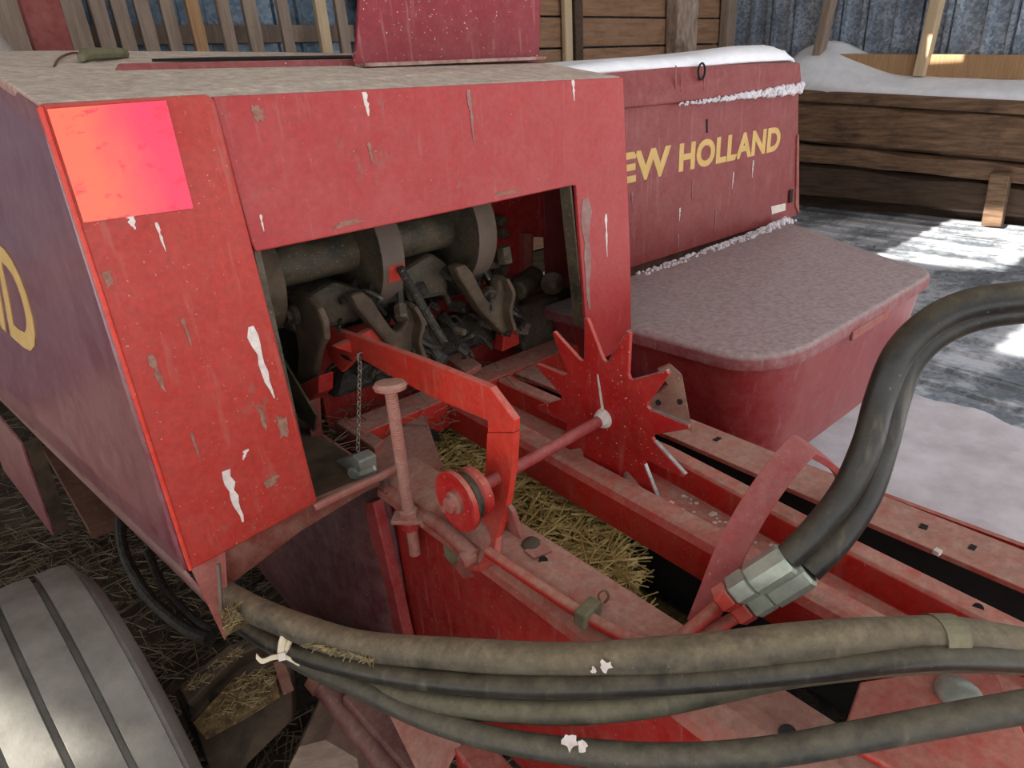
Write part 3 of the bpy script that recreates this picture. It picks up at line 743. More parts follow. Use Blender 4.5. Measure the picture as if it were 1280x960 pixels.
build('strike_plate', MB().poly_prism([(1.085, 1.596, 0.990), (1.155, 1.606, 0.990), (1.120, 1.455, 0.990), (1.049, 1.438, 0.990)], (0, 0, -0.02)), 'dull_red', baler, bev=0.003)
build('plate_hole', MB().cyl((1.109, 1.526, 0.991), (1.117, 1.537, 0.985), 0.008, 12), 'dark_slot', baler)
build('red_bracket', MB().poly_prism([(1.284, 1.520, 1.109), (1.336, 1.520, 1.088), (1.334, 1.520, 0.973), (1.258, 1.520, 0.969)], (0, 0.04, 0)), 'cap_red', baler, bev=0.004)
build('back_red', MB().poly_prism([(0.70, 1.66, 0.86), (1.5, 1.66, 0.86), (1.5, 1.66, 1.14), (0.70, 1.66, 1.14)], (0, 0.02, 0)), 'wall_red', baler)

# needle-yoke bracket at the left of the opening
hb = MB().poly_prism([(0.600, 1.618, 1.253), (0.600, 1.596, 1.287), (0.600, 1.534, 1.319), (0.600, 1.455, 1.340), (0.600, 1.391, 1.338), (0.600, 1.356, 1.319), (0.600, 1.340, 1.291), (0.600, 1.349, 1.247), (0.600, 1.396, 1.206), (0.600, 1.451, 1.128), (0.600, 1.539, 1.067), (0.600, 1.572, 1.075), (0.600, 1.520, 1.174), (0.600, 1.511, 1.235), (0.600, 1.584, 1.235)], (0.018, 0, 0))
brk = build('pivot_bracket', hb, 'brown_iron', baler, bev=0.008)
build('pivot_pin', MB().lathe((0.600, 1.481, 1.282), (-1, 0, 0), [(0, 0.024), (0.012, 0.024), (0.016, 0.015), (0.026, 0.014)], 14), 'brown_iron', brk, smooth=True)
build('pivot_nut', hexnut((0.600, 1.587, 1.239), (-1, 0, 0), 0.018, 0.03), 'grease_iron', brk)
build('latch_block', MB().poly_prism([(0.585, 1.527, 1.085), (0.585, 1.387, 1.152), (0.585, 1.408, 1.100), (0.585, 1.514, 1.031)], (0.04, 0, 0)), 'wall_red', baler, bev=0.004)
build('latch_post', MB().bar((0.600, 1.483, 1.071), (0.620, 1.594, 0.824), 0.03, 0.03), 'dull_red', baler)
build('guide_plate', MB().poly_prism([(0.570, 1.588, 1.166), (0.570, 1.554, 1.157), (0.570, 1.413, 1.044), (0.570, 1.448, 0.987), (0.570, 1.531, 1.003)], (0.006, 0, 0)), 'grease_iron', baler)

# ------------------------------------------------------------------ bale chamber
# left side wall plate
wallpts = [(1.75, 0.30), (1.75, 0.905), (1.18, 0.905), (0.75, 0.905), (-0.10, 0.905), (-0.10, 0.35)]
chamber_wall = build('chamber_wall', MB().poly_prism([(0.632, y, z) for y, z in wallpts], (0.012, 0, 0)), 'wall_red', baler)
build('wall_bulge', MB().grid(lambda u, v: (0.628 - 0.11 * (math.sin(math.pi * u ** 0.6) * math.sin(math.pi * min(1, 0.15 + v * 0.95))) ** 0.7, 1.21 + 2.3 * u, 0.10 + 0.82 * v), 40, 24), 'bulge_wine', baler, smooth=True, angle=80, solid=0.01)
# side top bend: sloping shoulder below the top plate
shoulder = MB().poly_prism([(0.632, 0, 0.885), (0.655, 0, 0.918), (0.662, 0, 0.925), (0.725, 0, 0.925), (0.725, 0, 0.915), (0.665, 0, 0.913), (0.642, 0, 0.885)], (0, -0.01, 0))
def along(prof, pts_y, name, mat, bev=0.002, parent=baler):
    """profile (x offset, z) swept along Y; pts_y = list of (y, x shift)"""
    rings = [[Vector((x + s, y, z)) for x, z in prof] for y, s in pts_y]
    return build(name, MB().ring_loft(rings), mat, parent, bev=bev)
shoulder.bm.free()
top_plate = along([(0.612, 0.868), (0.618, 0.885), (0.632, 0.904), (0.652, 0.918), (0.672, 0.925), (0.730, 0.925), (0.730, 0.913), (0.672, 0.912), (0.655, 0.904), (0.640, 0.892), (0.628, 0.868)], [(1.25, 0.0), (0.75, 0.0), (0.2, -0.01), (-0.1, -0.015)], 'side_rail', 'rail_dusty')
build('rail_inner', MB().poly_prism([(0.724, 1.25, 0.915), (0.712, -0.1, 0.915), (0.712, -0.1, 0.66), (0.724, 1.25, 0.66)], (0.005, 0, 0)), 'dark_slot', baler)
wr = build('wall_rib', MB().poly_prism([(0.620, 1.280, 0.844), (0.620, 1.230, 0.868), (0.620, 1.184, 0.448), (0.620, 1.278, 0.371)], (-0.03, 0, 0)), 'arch_red', baler, bev=0.004)
# slot in the wall under the pulley
build('wall_slot', MB().poly_prism([(0.628, 1.010, 0.863), (0.628, 0.981, 0.862), (0.628, 0.927, 0.816), (0.628, 0.963, 0.799), (0.628, 1.007, 0.813)], (0.004, 0, 0)), 'green_scrap', baler)
build('slot_lip', MB().poly_prism([(0.624, 0.972, 0.816), (0.624, 0.952, 0.833), (0.624, 0.905, 0.818), (0.624, 0.941, 0.795)], (0.008, 0, 0)), 'dull_red', baler)
# centre and right rails, converging to the rear
along([(0, 0.83), (0, 0.905), (0.008, 0.920), (0.018, 0.925), (0.058, 0.925), (0.058, 0.915), (0.020, 0.912), (0.012, 0.905), (0.012, 0.83)], [(1.445, 0.980), (1.06, 0.958), (0.40, 0.920), (-0.15, 0.888)], 'chamber_rail', 'rail_red')
along([(0, 0.858), (-0.10, 0.858), (-0.10, 0.846), (0.012, 0.846), (0.012, 0.913), (0.043, 0.913), (0.043, 0.925), (0.006, 0.925), (0, 0.918)], [(1.445, 1.169), (0.82, 1.145), (0.40, 1.090), (-0.15, 1.035)], 'chamber_rail', 'rail_red')
railD = along([(0, 0.925), (0.11, 0.925), (0.12, 0.918), (0.12, 0.80), (0.108, 0.80), (0.108, 0.913), (0, 0.913)], [(1.445, 1.238), (0.84, 1.225), (0.40, 1.200), (-0.15, 1.178)], 'chamber_rail', 'rail_dusty')
for (a, b, w) in (((1.277, 0.758, 0.925), (1.299, 0.757, 0.925), 0.012), ((1.252, 0.291, 0.926), (1.254, 0.278, 0.925), 0.016), ((1.247, 0.206, 0.926), (1.247, 0.196, 0.925), 0.016)):
    build('slotted_hole', MB().bar(a, b, w, 0.003), 'dark_slot', railD)
build('bolt_square', MB().bar((1.192, 0.246, 0.926), (1.190, 0.235, 0.926), 0.012, 0.008), 'label_white', railD)
chips = MB()
rc = random.Random(9)
for k in range(46):
    t = rc.random()
    yy = 0.72 - 0.34 * t + rc.uniform(-0.02, 0.02); xx = 1.137 - 0.16 * (0.82 - yy) + rc.gauss(-0.012, 0.016)
    w = rc.uniform(0.002, 0.006)
    chips.lathe((xx, yy, 0.8585), (0, 0, 1), [(0, w * rc.uniform(0.6, 1.6)), (0.0012, w * 0.7)], 5)
tag(build('paint_flecks', chips, 'dropping', baler), kind='stuff')
build('rail_hole', MB().cyl((1.086, 0.146, 0.925), (1.091, 0.147, 0.922), 0.008, 14), 'dark_slot', baler)
# shadowy chamber inside: right wall, floor and old hay
build('chamber_wall', MB().poly_prism([(1.350, 1.44, 0.25), (1.350, 1.44, 0.90), (1.35, -0.15, 0.90), (1.35, -0.15, 0.25)], (0.012, 0, 0)), 'wall_red', baler)
build('chamber_floor', MB().box((0.65, -0.15, 0.28), (1.34, 2.0, 0.30)), 'knot_iron', baler)
along([(0.098, 0.31), (0.106, 0.31), (0.106, 0.912), (0.098, 0.912)], [(1.445, 1.238), (0.84, 1.225), (0.40, 1.200), (-0.15, 1.178)], 'chamber_shade', 'dark_slot', 0)  # near-black sheet added so the chamber void looks deep in shade
# cross member under the hood opening
cm = build('cross_member', MB().poly_prism([(0.705, 1.45, 0.835), (0.705, 1.45, 0.927), (0.705, 1.555, 0.927), (0.705, 1.555, 0.917), (0.705, 1.462, 0.917), (0.705, 1.462, 0.835)], (1.0, 0, 0)), 'rail_red', baler, bev=0.002)
build('member_end', MB().poly_prism([(0.686, 1.570, 0.925), (0.683, 1.363, 0.925), (0.723, 1.381, 0.925), (0.724, 1.584, 0.925)], (0, 0, -0.10)), 'dull_red', baler, bev=0.004)
build('carriage_bolt', MB().lathe((1.012, 1.440, 0.868), (0, -1, 0), [(0, 0.018), (0.006, 0.017), (0.012, 0.011), (0.014, 0.003)], 16), 'counter_grey', baler, smooth=True)
build('member_clip', MB().poly_prism([(0.860, 1.400, 0.903), (0.904, 1.400, 0.867), (0.911, 1.400, 0.833), (0.854, 1.400, 0.863)], (0, 0.03, 0)), 'dark_slot', baler)
build('front_plate', MB().poly_prism([(0.628, 1.385, 0.905), (0.909, 1.470, 0.905), (0.773, 1.199, 0.905), (0.687, 1.185, 0.905), (0.612, 1.207, 0.905)], (0, 0, -0.01)), 'dull_red', baler)
# bolts and tab on the side rail
build('carriage_bolt', MB().lathe((0.693, 0.791, 0.926), (0, 0, 1), [(0, 0.020), (0.006, 0.018), (0.013, 0.010), (0.015, 0.002)], 16), 'brown_iron', baler, smooth=True)
build('rail_tab', MB().poly_prism([(0.668, 0.785, 0.926), (0.711, 0.783, 0.926), (0.705, 0.746, 0.926), (0.666, 0.754, 0.926)], (0, 0, 0.004)), 'dull_red', baler)
build('rail_hole', MB().cyl((0.676, 0.740, 0.926), (0.681, 0.746, 0.920), 0.009, 14), 'dark_slot', baler)
build('gusset', MB().poly_prism([(0.690, 0.853, 0.990), (0.690, 0.839, 0.981), (0.690, 0.801, 0.881), (0.690, 0.870, 0.866), (0.690, 0.893, 0.891)], (0.012, 0, 0)), 'dull_red', baler, bev=0.003)

# metering wheel: twelve-toothed star on the axle
ST = Vector((1.02, 0.888, 1.048))
pts = []
for k in range(12):
    a0 = math.radians(17 + 30 * k)
    for da, r in ((-15, 0.134), (-11.5, 0.140), (-1.0, 0.228), (1.0, 0.228), (11.5, 0.140)):
        a = a0 + math.radians(da)
        pts.append((ST.x, ST.y + r * math.cos(a), ST.z + r * math.sin(a)))
star = build('metering_wheel', MB().poly_prism(pts, (0.010, 0, 0)), 'star_red', baler, bev=0.0015)
for k in range(12):
    i = 5 * k
    A = Vector(pts[i + 1]); B = Vector(pts[i + 2])
    build('worn_edge', MB().bar(A + Vector((0.006, 0, 0)), B + Vector((0.006, 0, 0)), 0.003, 0.009, (1, 0, 0)), 'bare_steel', star)
build('dropping_streak', MB().poly_prism([(1.018, 0.907, 1.147), (1.018, 0.903, 1.148), (1.018, 0.884, 1.051), (1.018, 0.880, 1.028), (1.018, 0.889, 1.028)], (0.001, 0, 0)), 'dropping', star)
ax = build('wheel_axle', MB().cyl((0.60, 0.888, 1.032), (1.03, 0.888, 1.043), 0.013, 16), 'arch_red', baler, smooth=True)
build('weld', MB().lathe((1.0, 0.888, 1.043), (1, 0, 0), [(0, 0.013), (0.008, 0.02), (0.019, 0.024)], 16), 'dropping', ax, smooth=True)

# trip arm: flat bar, level then bent down, in the plane x = 0.70
arm_px = [(0.700, 1.562, 1.206), (0.700, 1.375, 1.217), (0.700, 1.121, 1.229), (0.700, 0.924, 1.233), (0.700, 0.889, 1.232), (0.700, 0.825, 1.186), (0.700, 0.830, 1.158), (0.700, 0.910, 1.128), (0.700, 0.907, 1.156), (0.700, 1.092, 1.147), (0.700, 1.260, 1.150), (0.700, 1.408, 1.159), (0.700, 1.509, 1.087), (0.700, 1.570, 1.114), (0.700, 1.582, 1.177)]
leg_px = [((0.700, 0.830, 1.157), (0.700, 0.910, 1.128)), ((0.700, 0.841, 1.086), (0.700, 0.924, 1.051)), ((0.698, 0.855, 1.017), (0.698, 0.942, 0.973)), ((0.680, 0.856, 0.963), (0.680, 0.943, 0.920)), ((0.655, 0.853, 0.928), (0.655, 0.941, 0.880)), ((0.630, 0.829, 0.920), (0.630, 0.929, 0.860)), ((0.615, 0.823, 0.905), (0.615, 0.916, 0.851)), ((0.612, 0.855, 0.870), (0.612, 0.891, 0.853))]
arm = build('trip_arm', MB().poly_prism(arm_px, (0.016, 0, 0)), 'arm_red', baler, bev=0.003)
build('arm_leg', MB().ring_loft([[Vector(a), Vector(b), Vector(b) + Vector((0.016, 0, 0)), Vector(a) + Vector((0.016, 0, 0))] for a, b in leg_px]), 'arm_red', arm, smooth=True, angle=50)
build('arm_notch', MB().poly_prism([(0.699, 1.505, 1.142), (0.699, 1.470, 1.134), (0.699, 1.436, 1.139), (0.699, 1.457, 1.148)], (0.003, 0, 0)), 'dark_slot', arm)
build('arm_cap', MB().lathe((0.615, 0.884, 0.894), (-1, 0, 0), [(0, 0.018), (0.022, 0.018), (0.028, 0.012)], 14), 'dull_red', arm, smooth=True)
build('arm_lug', MB().tube(smooth_path([(0.612, 1.025, 0.914), (0.610, 0.954, 0.917), (0.612, 0.875, 0.895)], 5), 0.017, 12), 'dull_red', baler, smooth=True)

# grooved trip roller on the axle end
PU = Vector((0.592, 0.889, 1.030))
pul = build('trip_roller', MB().lathe(PU, (1, 0, 0), [(0, 0.012), (0.004, 0.020), (0.006, 0.040), (0.0, 0.052), (0.0, 0.062), (0.010, 0.063), (0.018, 0.045), (0.030, 0.043), (0.040, 0.052), (0.055, 0.052), (0.055, 0.012)], 36), 'star_red', baler, smooth=True)
build('roller_groove', MB().lathe(PU + Vector((0.011, 0, 0)), (1, 0, 0), [(0, 0.055), (0.001, 0.0625), (0.006, 0.058), (0.008, 0.049), (0.018, 0.047), (0.022, 0.05), (0.022, 0.04)], 36), 'grease_iron', pul, smooth=True)
build('roller_hub', MB().lathe(PU + Vector((0.006, 0, 0)), (-1, 0, 0), [(0, 0.024), (0.010, 0.023), (0.014, 0.017), (0.022, 0.016), (0.024, 0.010)], 18), 'dull_red', pul, smooth=True)
build('roller_bolt', MB().lathe(PU + Vector((-0.008, 0.014, -0.014)), (-1, 0, 0), [(0, 0.008), (0.012, 0.007)], 8), 'dull_red', pul)

# threaded adjusting rod with washer, nut and square plate
RX, RY = 0.600, 1.085
prof = []
for i in range(120):
    z = 0.895 + 0.315 * i / 120
    prof.append((z, 0.0118 if i % 2 else 0.0135))
rod = build('adjusting_rod', MB().lathe((RX, RY, 0), (0, 0, 1), prof, 14), 'rod_dust', baler, smooth=True, angle=20)
build('washer', MB().lathe((RX, RY, 1.205), (0.1, 0.1, 1), [(0, 0.016), (0.0, 0.032), (0.008, 0.035), (0.015, 0.030), (0.017, 0.014)], 20), 'rod_dust', rod, smooth=True)
build('square_plate', MB().poly_prism([(RX - 0.042, RY + 0.012, 0.888), (RX + 0.012, RY - 0.046, 0.888), (RX + 0.042, RY - 0.010, 0.888), (RX - 0.012, RY + 0.042, 0.888)], (0, 0, 0.010)), 'rod_dust', rod, bev=0.003)
build('nut', hexnut((RX, RY, 0.898), (0, 0, 1), 0.021, 0.018), 'rod_dust', rod)
build('nut', hexnut((RX, RY, 0.866), (0, 0, 1), 0.021, 0.022), 'wall_red', rod)
build('rod_end', MB().cyl((RX, RY, 0.795), (RX, RY, 0.87), 0.0135, 14), 'rod_dust', rod, smooth=True)
build('rod_bracket', MB().bar((RX + 0.02, RY - 0.02, 0.886), (0.66, 1.02, 0.905), 0.05, 0.012), 'rod_dust', baler, bev=0.003)

# pipes along the side rail, up to the hose fittings
pipe = smooth_path([(0.620, 0.836, 0.926), (0.622, 0.714, 0.926), (0.627, 0.582, 0.926), (0.638, 0.491, 0.930), (0.655, 0.453, 0.940), (0.663, 0.427, 0.965), (0.706, 0.414, 0.985), (0.742, 0.404, 1.000)], 8)
build('steel_pipe', MB().tube(pipe, 0.011, 12), 'rail_red', baler, smooth=True)
pipe2 = smooth_path([(0.639, 0.460, 0.930), (0.669, 0.430, 0.935), (0.701, 0.409, 0.955), (0.760, 0.384, 0.975)], 8)
build('steel_pipe', MB().tube(pipe2, 0.010, 12), 'rail_red', baler, smooth=True)
build('pipe_clamp', MB().bar((0.631, 0.599, 0.930), (0.633, 0.575, 0.930), 0.05, 0.03), 'green_scrap', baler, bev=0.004)
build('wire_loop', MB().tube(smooth_path([(0.661, 0.583, 0.927), (0.663, 0.591, 0.945), (0.675, 0.588, 0.950), (0.677, 0.580, 0.940), (0.668, 0.582, 0.930)], 6), 0.0022, 6), 'rust', baler, smooth=True)

# arched yoke across the chamber
ar = [(0.712, 0.945), (0.745, 0.995), (0.785, 1.055), (0.845, 1.105), (0.915, 1.140), (0.985, 1.158), (1.010, 1.150), (1.10, 1.085), (1.16, 1.035), (1.215, 0.985), (1.25, 0.93)]
yoke = MB().strap([(x, 0.425, z) for x, z in smooth_path([(a, b, 0) for a, b in ar], 4) and [(p.x, p.y) for p in smooth_path([(a, b, 0) for a, b in ar], 4)]], (0.1, 1, 0.45), 0.048, 0.012)
build('arched_yoke', yoke, 'arch_red', baler, bev=0.003)

# end cross plate at the lower right, with a weathered bolt cap
ep = build('end_plate', MB().poly_prism([(0.800, 0.214, 0.935), (0.908, 0.140, 0.935), (0.950, 0.084, 0.935), (0.823, 0.006, 0.935), (0.78, -0.10, 0.935), (0.705, 0.05, 0.935), (0.689, 0.193, 0.935)], (0, 0, -0.012)), 'cap_red', baler, bev=0.003)
build('bolt_cap', MB().lathe((0.871, 0.111, 0.936), (0, 0, 1), [(0, 0.030), (0.006, 0.029), (0.012, 0.022), (0.014, 0.004)], 18), 'zinc', ep, smooth=True)
build('plate_hole', MB().cyl((0.657, 0.247, 0.926), (0.662, 0.249, 0.920), 0.012, 18), 'dark_slot', top_plate)

# ------------------------------------------------------------------ feeder shield and twine box
sh = MB().poly_prism([(1.56, 1.612, 1.655), (3.215, 1.612, 1.632), (3.34, 1.612, 1.048), (2.6, 1.612, 1.057), (1.56, 1.612, 1.07)], (0, 0.015, 0))
shield = build('feeder_shield', sh, 'shield_maroon', baler, bev=0.003)
cov = MB().poly_prism([(1.50, 1.595, 1.645), (3.222, 1.595, 1.636), (3.16, 1.600, 1.745), (3.155, 1.64, 1.765), (1.50, 1.64, 1.778), (1.50, 1.605, 1.765)], (0, 0.9, 0))
cover = build('feeder_cover', cov, 'shield_maroon', baler, bev=0.008)
build('shield_end', MB().poly_prism([(3.30, 1.605, 1.10), (3.235, 1.605, 1.44), (3.25, 1.605, 1.44), (3.345, 1.605, 1.05)], (0.0, 0.01, 0)), 'dull_red', shield)
build('under_beam', MB().box((1.5, 1.66, 0.95), (3.3, 1.75, 1.07)), 'rust', baler)
for word, x0, w in (('NEW', 1.79, 0.455), ('HOLLAND', 2.300, 0.785)):
    tm = text_mesh(word, w, 0.108, 0.002, bold=0.042, spacing=1.05)
    for v in tm.vertices:
        v.co = Vector((x0 + v.co.x, 1.6115 - v.co.z, 1.386 + v.co.y))
    tm.materials.append(M['yellow'])
    lt = bpy.data.objects.new('lettering', tm); COL.objects.link(lt); lt.parent = shield; lt.location = -ORI[shield]; ORI[lt] = Vector((0, 0, 0))
build('warning_label', yplate(MB(), [(3.061, 1.610, 1.135)[::2], (3.200, 1.610, 1.129)[::2], (3.208, 1.610, 1.093)[::2], (3.076, 1.610, 1.095)[::2]], 1.610, 0.001), 'label_white', shield)
build('latch_slot', yplate(MB(), [(2.472, 1.610, 1.569)[::2], (2.483, 1.610, 1.568)[::2], (2.489, 1.610, 1.516)[::2], (2.477, 1.610, 1.517)[::2]], 1.610, 0.002), 'dark_slot', shield)
build('latch_slot', yplate(MB(), [(3.218, 1.610, 1.187)[::2], (3.249, 1.610, 1.191)[::2], (3.255, 1.610, 1.128)[::2], (3.224, 1.610, 1.125)[::2]], 1.603, 0.002), 'dark_slot', shield)
build('latch_ring', MB().tube([((2.391, 1.590, 1.744)[0] + 0.022 * math.cos(a), 1.590, (2.391, 1.590, 1.744)[2] + 0.028 * math.sin(a)) for a in [i * math.tau / 16 for i in range(17)]], 0.004, 6), 'dark_slot', cover)
for k, (u0, v0, v1, w) in enumerate((((2.233, 1.594, 1.761), (2.233, 1.594, 1.769), (2.238, 1.594, 1.688), 0.010), ((2.269, 1.594, 1.746), (2.268, 1.594, 1.752), (2.279, 1.594, 1.678), 0.008), ((2.416, 1.594, 1.713), (2.415, 1.594, 1.719), (2.425, 1.594, 1.679), 0.008))):
    vstreak(cover, u0[0], v0[2], v1[2], w, 1.593, mat='dull_red', seed=30 + k)
for k, (a, b, w) in enumerate((((2.319, 1.610, 1.245), (2.323, 1.610, 1.193), 0.010), ((2.703, 1.610, 1.338), (2.726, 1.610, 1.267), 0.009), ((2.862, 1.610, 1.369), (2.875, 1.610, 1.292), 0.010), ((2.011, 1.610, 1.352), (2.012, 1.610, 1.308), 0.01), ((2.315, 1.610, 1.142), (2.331, 1.610, 1.079), 0.012), ((2.399, 1.610, 1.344), (2.411, 1.610, 1.269), 0.006), ((2.584, 1.610, 1.196), (2.602, 1.610, 1.097), 0.006))):
    vstreak(shield, a[0], a[2], b[2], w, 1.6095, mat='hem_tan' if k > 2 else 'dropping', seed=40 + k)
# snow on the shield cover and on the crease
def snow_top(u, v):
    x = 1.62 + 1.54 * u; y = 1.612 + 0.75 * v
    e = min(1, 6 * u, 14 * (1 - u), 8 * v + 0.15, 3 * (1 - v))
    h = 0.055 * max(e, 0) ** 0.6 * (0.5 + 0.6 * u) + 0.02 * noise.noise(Vector((x * 2.0, y * 2.0, 4))) * e
    return (x, y, 1.776 - 0.010 * u + max(h, 0.0) - (0.016 if v < 0.02 or u > 0.99 else 0))
tag(build('snow', MB().grid(snow_top, 60, 24), 'snow', None, smooth=True, angle=80, solid=0.012), 'smooth white snow lying on top of the maroon lettered shield', 'snow', kind='stuff')
cs = MB()
r = random.Random(5)
for i in range(320):
    t = r.random()
    x = 2.25 + 0.95 * t ** 0.8; w = r.uniform(0.004, 0.011) * (0.5 + 0.8 * t)
    cs.lathe((x, 1.592 - r.uniform(0, 0.004), 1.634 + r.uniform(-0.004, 0.024) * (0.3 + t)), (r.uniform(-.3, .3), r.uniform(-.3, .3), 1), [(-w, w * 0.3), (-w * 0.4, w), (w * 0.4, w), (w, w * 0.3)], 6)
tag(build('snow_crumbs', cs, 'snow_dusty', None, smooth=True), 'crumbly line of snow caught on the crease of the lettered shield', 'snow', kind='stuff')

# twine box: tapered body and overhanging lid
lidpts = []
def corner_arc(c, a0, a1, rx, ry, n=7):
    return [(c[0] + rx * math.cos(a0 + (a1 - a0) * i / n), c[1] + ry * math.sin(a0 + (a1 - a0) * i / n)) for i in range(n + 1)]
ZL = 1.045
lid_o = [(1.50, 1.56), (1.505, 0.95)] + corner_arc((1.72, 0.90), math.pi, 1.5 * math.pi, 0.215, 0.155) + [(2.2, 0.74)] + corner_arc((2.52, 0.92), 1.5 * math.pi, 2 * math.pi - 0.15, 0.17, 0.18) + [(2.82, 1.10), (3.00, 1.36), (3.14, 1.56)]
tb = MB()
rings = []
for z, s in ((ZL - 0.005, 0.985), (ZL - 0.34, 0.90), (ZL - 0.42, 0.86)):
    rings.append([Vector((2.2 + (x - 2.2) * s, 1.20 + (y - 1.20) * s, z)) for x, y in lid_o])
tb.ring_loft(rings)
box = build('twine_box', tb, 'box_maroon', baler, smooth=True, angle=25)
lm = MB()
lm.ring_loft([[Vector((2.2 + (x - 2.2) * s, 1.2 + (y - 1.2) * s, z)) for x, y in lid_o] for z, s in ((ZL - 0.035, 1.012), (ZL - 0.006, 1.018), (ZL + 0.006, 1.008), (ZL + 0.010, 0.985))])
lid = build('lid', lm, 'lid_frost', box, smooth=True, angle=50)
build('lid_hasp', MB().bar((1.95, 0.735, ZL - 0.04), (2.22, 0.735, ZL - 0.04), 0.012, 0.03), 'dull_red', box, bev=0.004)
sc_ = MB()
for i in range(420):
    t = r.random()
    p = Vector((1.98 + 1.15 * t, 1.565 - 0.05 * r.random() ** 2, ZL + 0.010 + r.uniform(0, 0.012) * t ** 3))
    w = r.uniform(0.004, 0.012) * (0.6 + 0.9 * t ** 3)
    sc_.lathe(p, (r.uniform(-.3, .3), r.uniform(-.3, .3), 1), [(-w * .5, w * 0.8), (0, w), (w * 0.5, w * .8), (w, w * 0.3)], 6)
tag(build('snow_crumbs', sc_, 'snow_dusty', None, smooth=True), 'crumbs of snow along the rear edge of the twine box lid', 'snow', kind='stuff')
# angled bracket plate behind the star
ab = MB().poly_prism([(1.138, 0.831, 1.138), (1.163, 0.815, 1.148), (1.168, 0.785, 1.128), (1.106, 0.710, 1.034), (1.076, 0.769, 1.068), (1.064, 0.809, 1.092), (1.129, 0.795, 1.114)], (0.01, 0.01, 0))
brp = build('angle_bracket', ab, 'rust', baler, bev=0.002)
for p in ((1.075, 0.780, 1.096), (1.110, 0.749, 1.095)):
    build('bracket_hole', MB().cyl(p, Vector(p) + Vector((0.004, 0.004, 0)), 0.006, 10), 'dark_slot', brp)

# ------------------------------------------------------------------ wheel and axle on the left
wheel = empty('wheel', (0, 0, 0)); wheel.parent = baler; wheel.location = Vector((-0.10, 1.36, 0.45)) - ORI[baler]; wheel.rotation_euler = (0, 0, math.radians(4)); ORI[wheel] = Vector((-0.10, 1.36, 0.45))
def tire_profile():
    pr = [(-0.17, 0.25), (-0.185, 0.32), (-0.175, 0.40), (-0.160, 0.432)]
    ribs = [-0.155, -0.093, -0.086, -0.020, -0.013, 0.053, 0.060, 0.122]
    for i in range(0, 8, 2):
        a, b = ribs[i], ribs[i + 1]
        crown = lambda x: 0.450 - 0.6 * (x * x)
        pr += [(a + 0.0005, crown(a) - 0.018), (a + 0.003, crown(a) - 0.002), ((a + b) / 2, crown((a + b) / 2)), (b - 0.003, crown(b) - 0.002), (b - 0.0005, crown(b) - 0.018)]
    pr += [(0.128, 0.425), (0.148, 0.39), (0.155, 0.33), (0.14, 0.25)]
    return pr
mbt = MB().lathe((0, 0, 0), (1, 0, 0), tire_profile(), 72)
me_t = mbt
tire = build('tire', MB().lathe(ORI[wheel], (1, 0, 0), tire_profile(), 72), 'tire', wheel, smooth=True, angle=30)
me_t.bm.free()
build('rim', MB().lathe(ORI[wheel], (1, 0, 0), [(-0.15, 0.02), (-0.15, 0.08), (-0.10, 0.20), (-0.14, 0.25), (0.12, 0.25), (0.08, 0.20), (0.10, 0.08), (0.12, 0.06), (0.12, 0.02)], 32), 'old_red', wheel, smooth=True)
axb = build('axle_beam', MB().poly_prism([(0.10, 1.30, 0.36), (0.56, 1.30, 0.30), (0.56, 1.30, 0.40), (0.10, 1.30, 0.50)], (0, 0.12, 0)), 'knot_iron', baler, bev=0.006)

# frame bracket with chaff beside the wheel
fb = build('frame_bracket', MB().poly_prism([(0.111, 1.350, 0.548), (0.253, 1.360, 0.572), (0.285, 1.357, 0.566), (0.337, 1.278, 0.555), (0.275, 1.166, 0.471), (0.141, 1.149, 0.445), (0.093, 1.192, 0.448)], (0.02, 0.03, -0.02)), 'brown_iron', baler, bev=0.004)
build('bracket_top', MB().poly_prism([(0.103, 1.323, 0.587), (0.223, 1.327, 0.619), (0.283, 1.304, 0.618), (0.284, 1.272, 0.614), (0.227, 1.289, 0.610), (0.105, 1.271, 0.575)], (0.012, 0.02, -0.05)), 'brown_iron', fb, bev=0.004)
build('bracket_chaff', MB().poly_prism([(0.108, 1.251, 0.546), (0.201, 1.274, 0.572), (0.282, 1.221, 0.575), (0.268, 1.167, 0.560), (0.203, 1.183, 0.543), (0.117, 1.205, 0.530)], (-0.01, -0.02, 0.012)), 'chaff_brown', fb)
build('bracket_hole', MB().lathe((0.153, 1.249, 0.570), (-0.106, -0.865, 2.566), [(0, 0.012), (0.004, 0.012)], 14) if False else MB().cyl((0.154, 1.255, 0.565), (0.153, 1.252, 0.568), 0.012, 14), 'dark_slot', fb)
build('bracket_strap', MB().bar((0.285, 1.191, 0.625), (0.276, 1.141, 0.576), 0.022, 0.01), 'rust', fb)
# jack tubes under the chamber
jt = build('brace_tube', MB().cyl((0.330, 1.083, 0.603), (0.344, 0.797, 0.555), 0.022, 16), 'bulge_wine', baler, smooth=True)
build('tube_cap', MB().lathe((0.328, 1.090, 0.613), (-0.003, -0.006, 1.760), [(0, 0.016), (0.004, 0.026), (0.03, 0.026)], 14) if False else MB().cyl((0.325, 1.102, 0.616), (0.329, 1.077, 0.604), 0.026, 16), 'rust', jt, smooth=True)
build('brace_bar', MB().bar((0.362, 1.006, 0.617), (0.386, 0.751, 0.561), 0.05, 0.03), 'bulge_wine', baler, bev=0.006)
build('bar_edge', MB().bar((0.350, 1.000, 0.609), (0.364, 0.762, 0.572), 0.006, 0.012), 'dull_red', baler)
build('brace_gusset', MB().poly_prism([(0.379, 0.903, 0.662), (0.447, 0.715, 0.684), (0.367, 0.706, 0.628), (0.351, 0.729, 0.620)], (0.01, 0.02, 0)), 'dull_red', baler, bev=0.003)
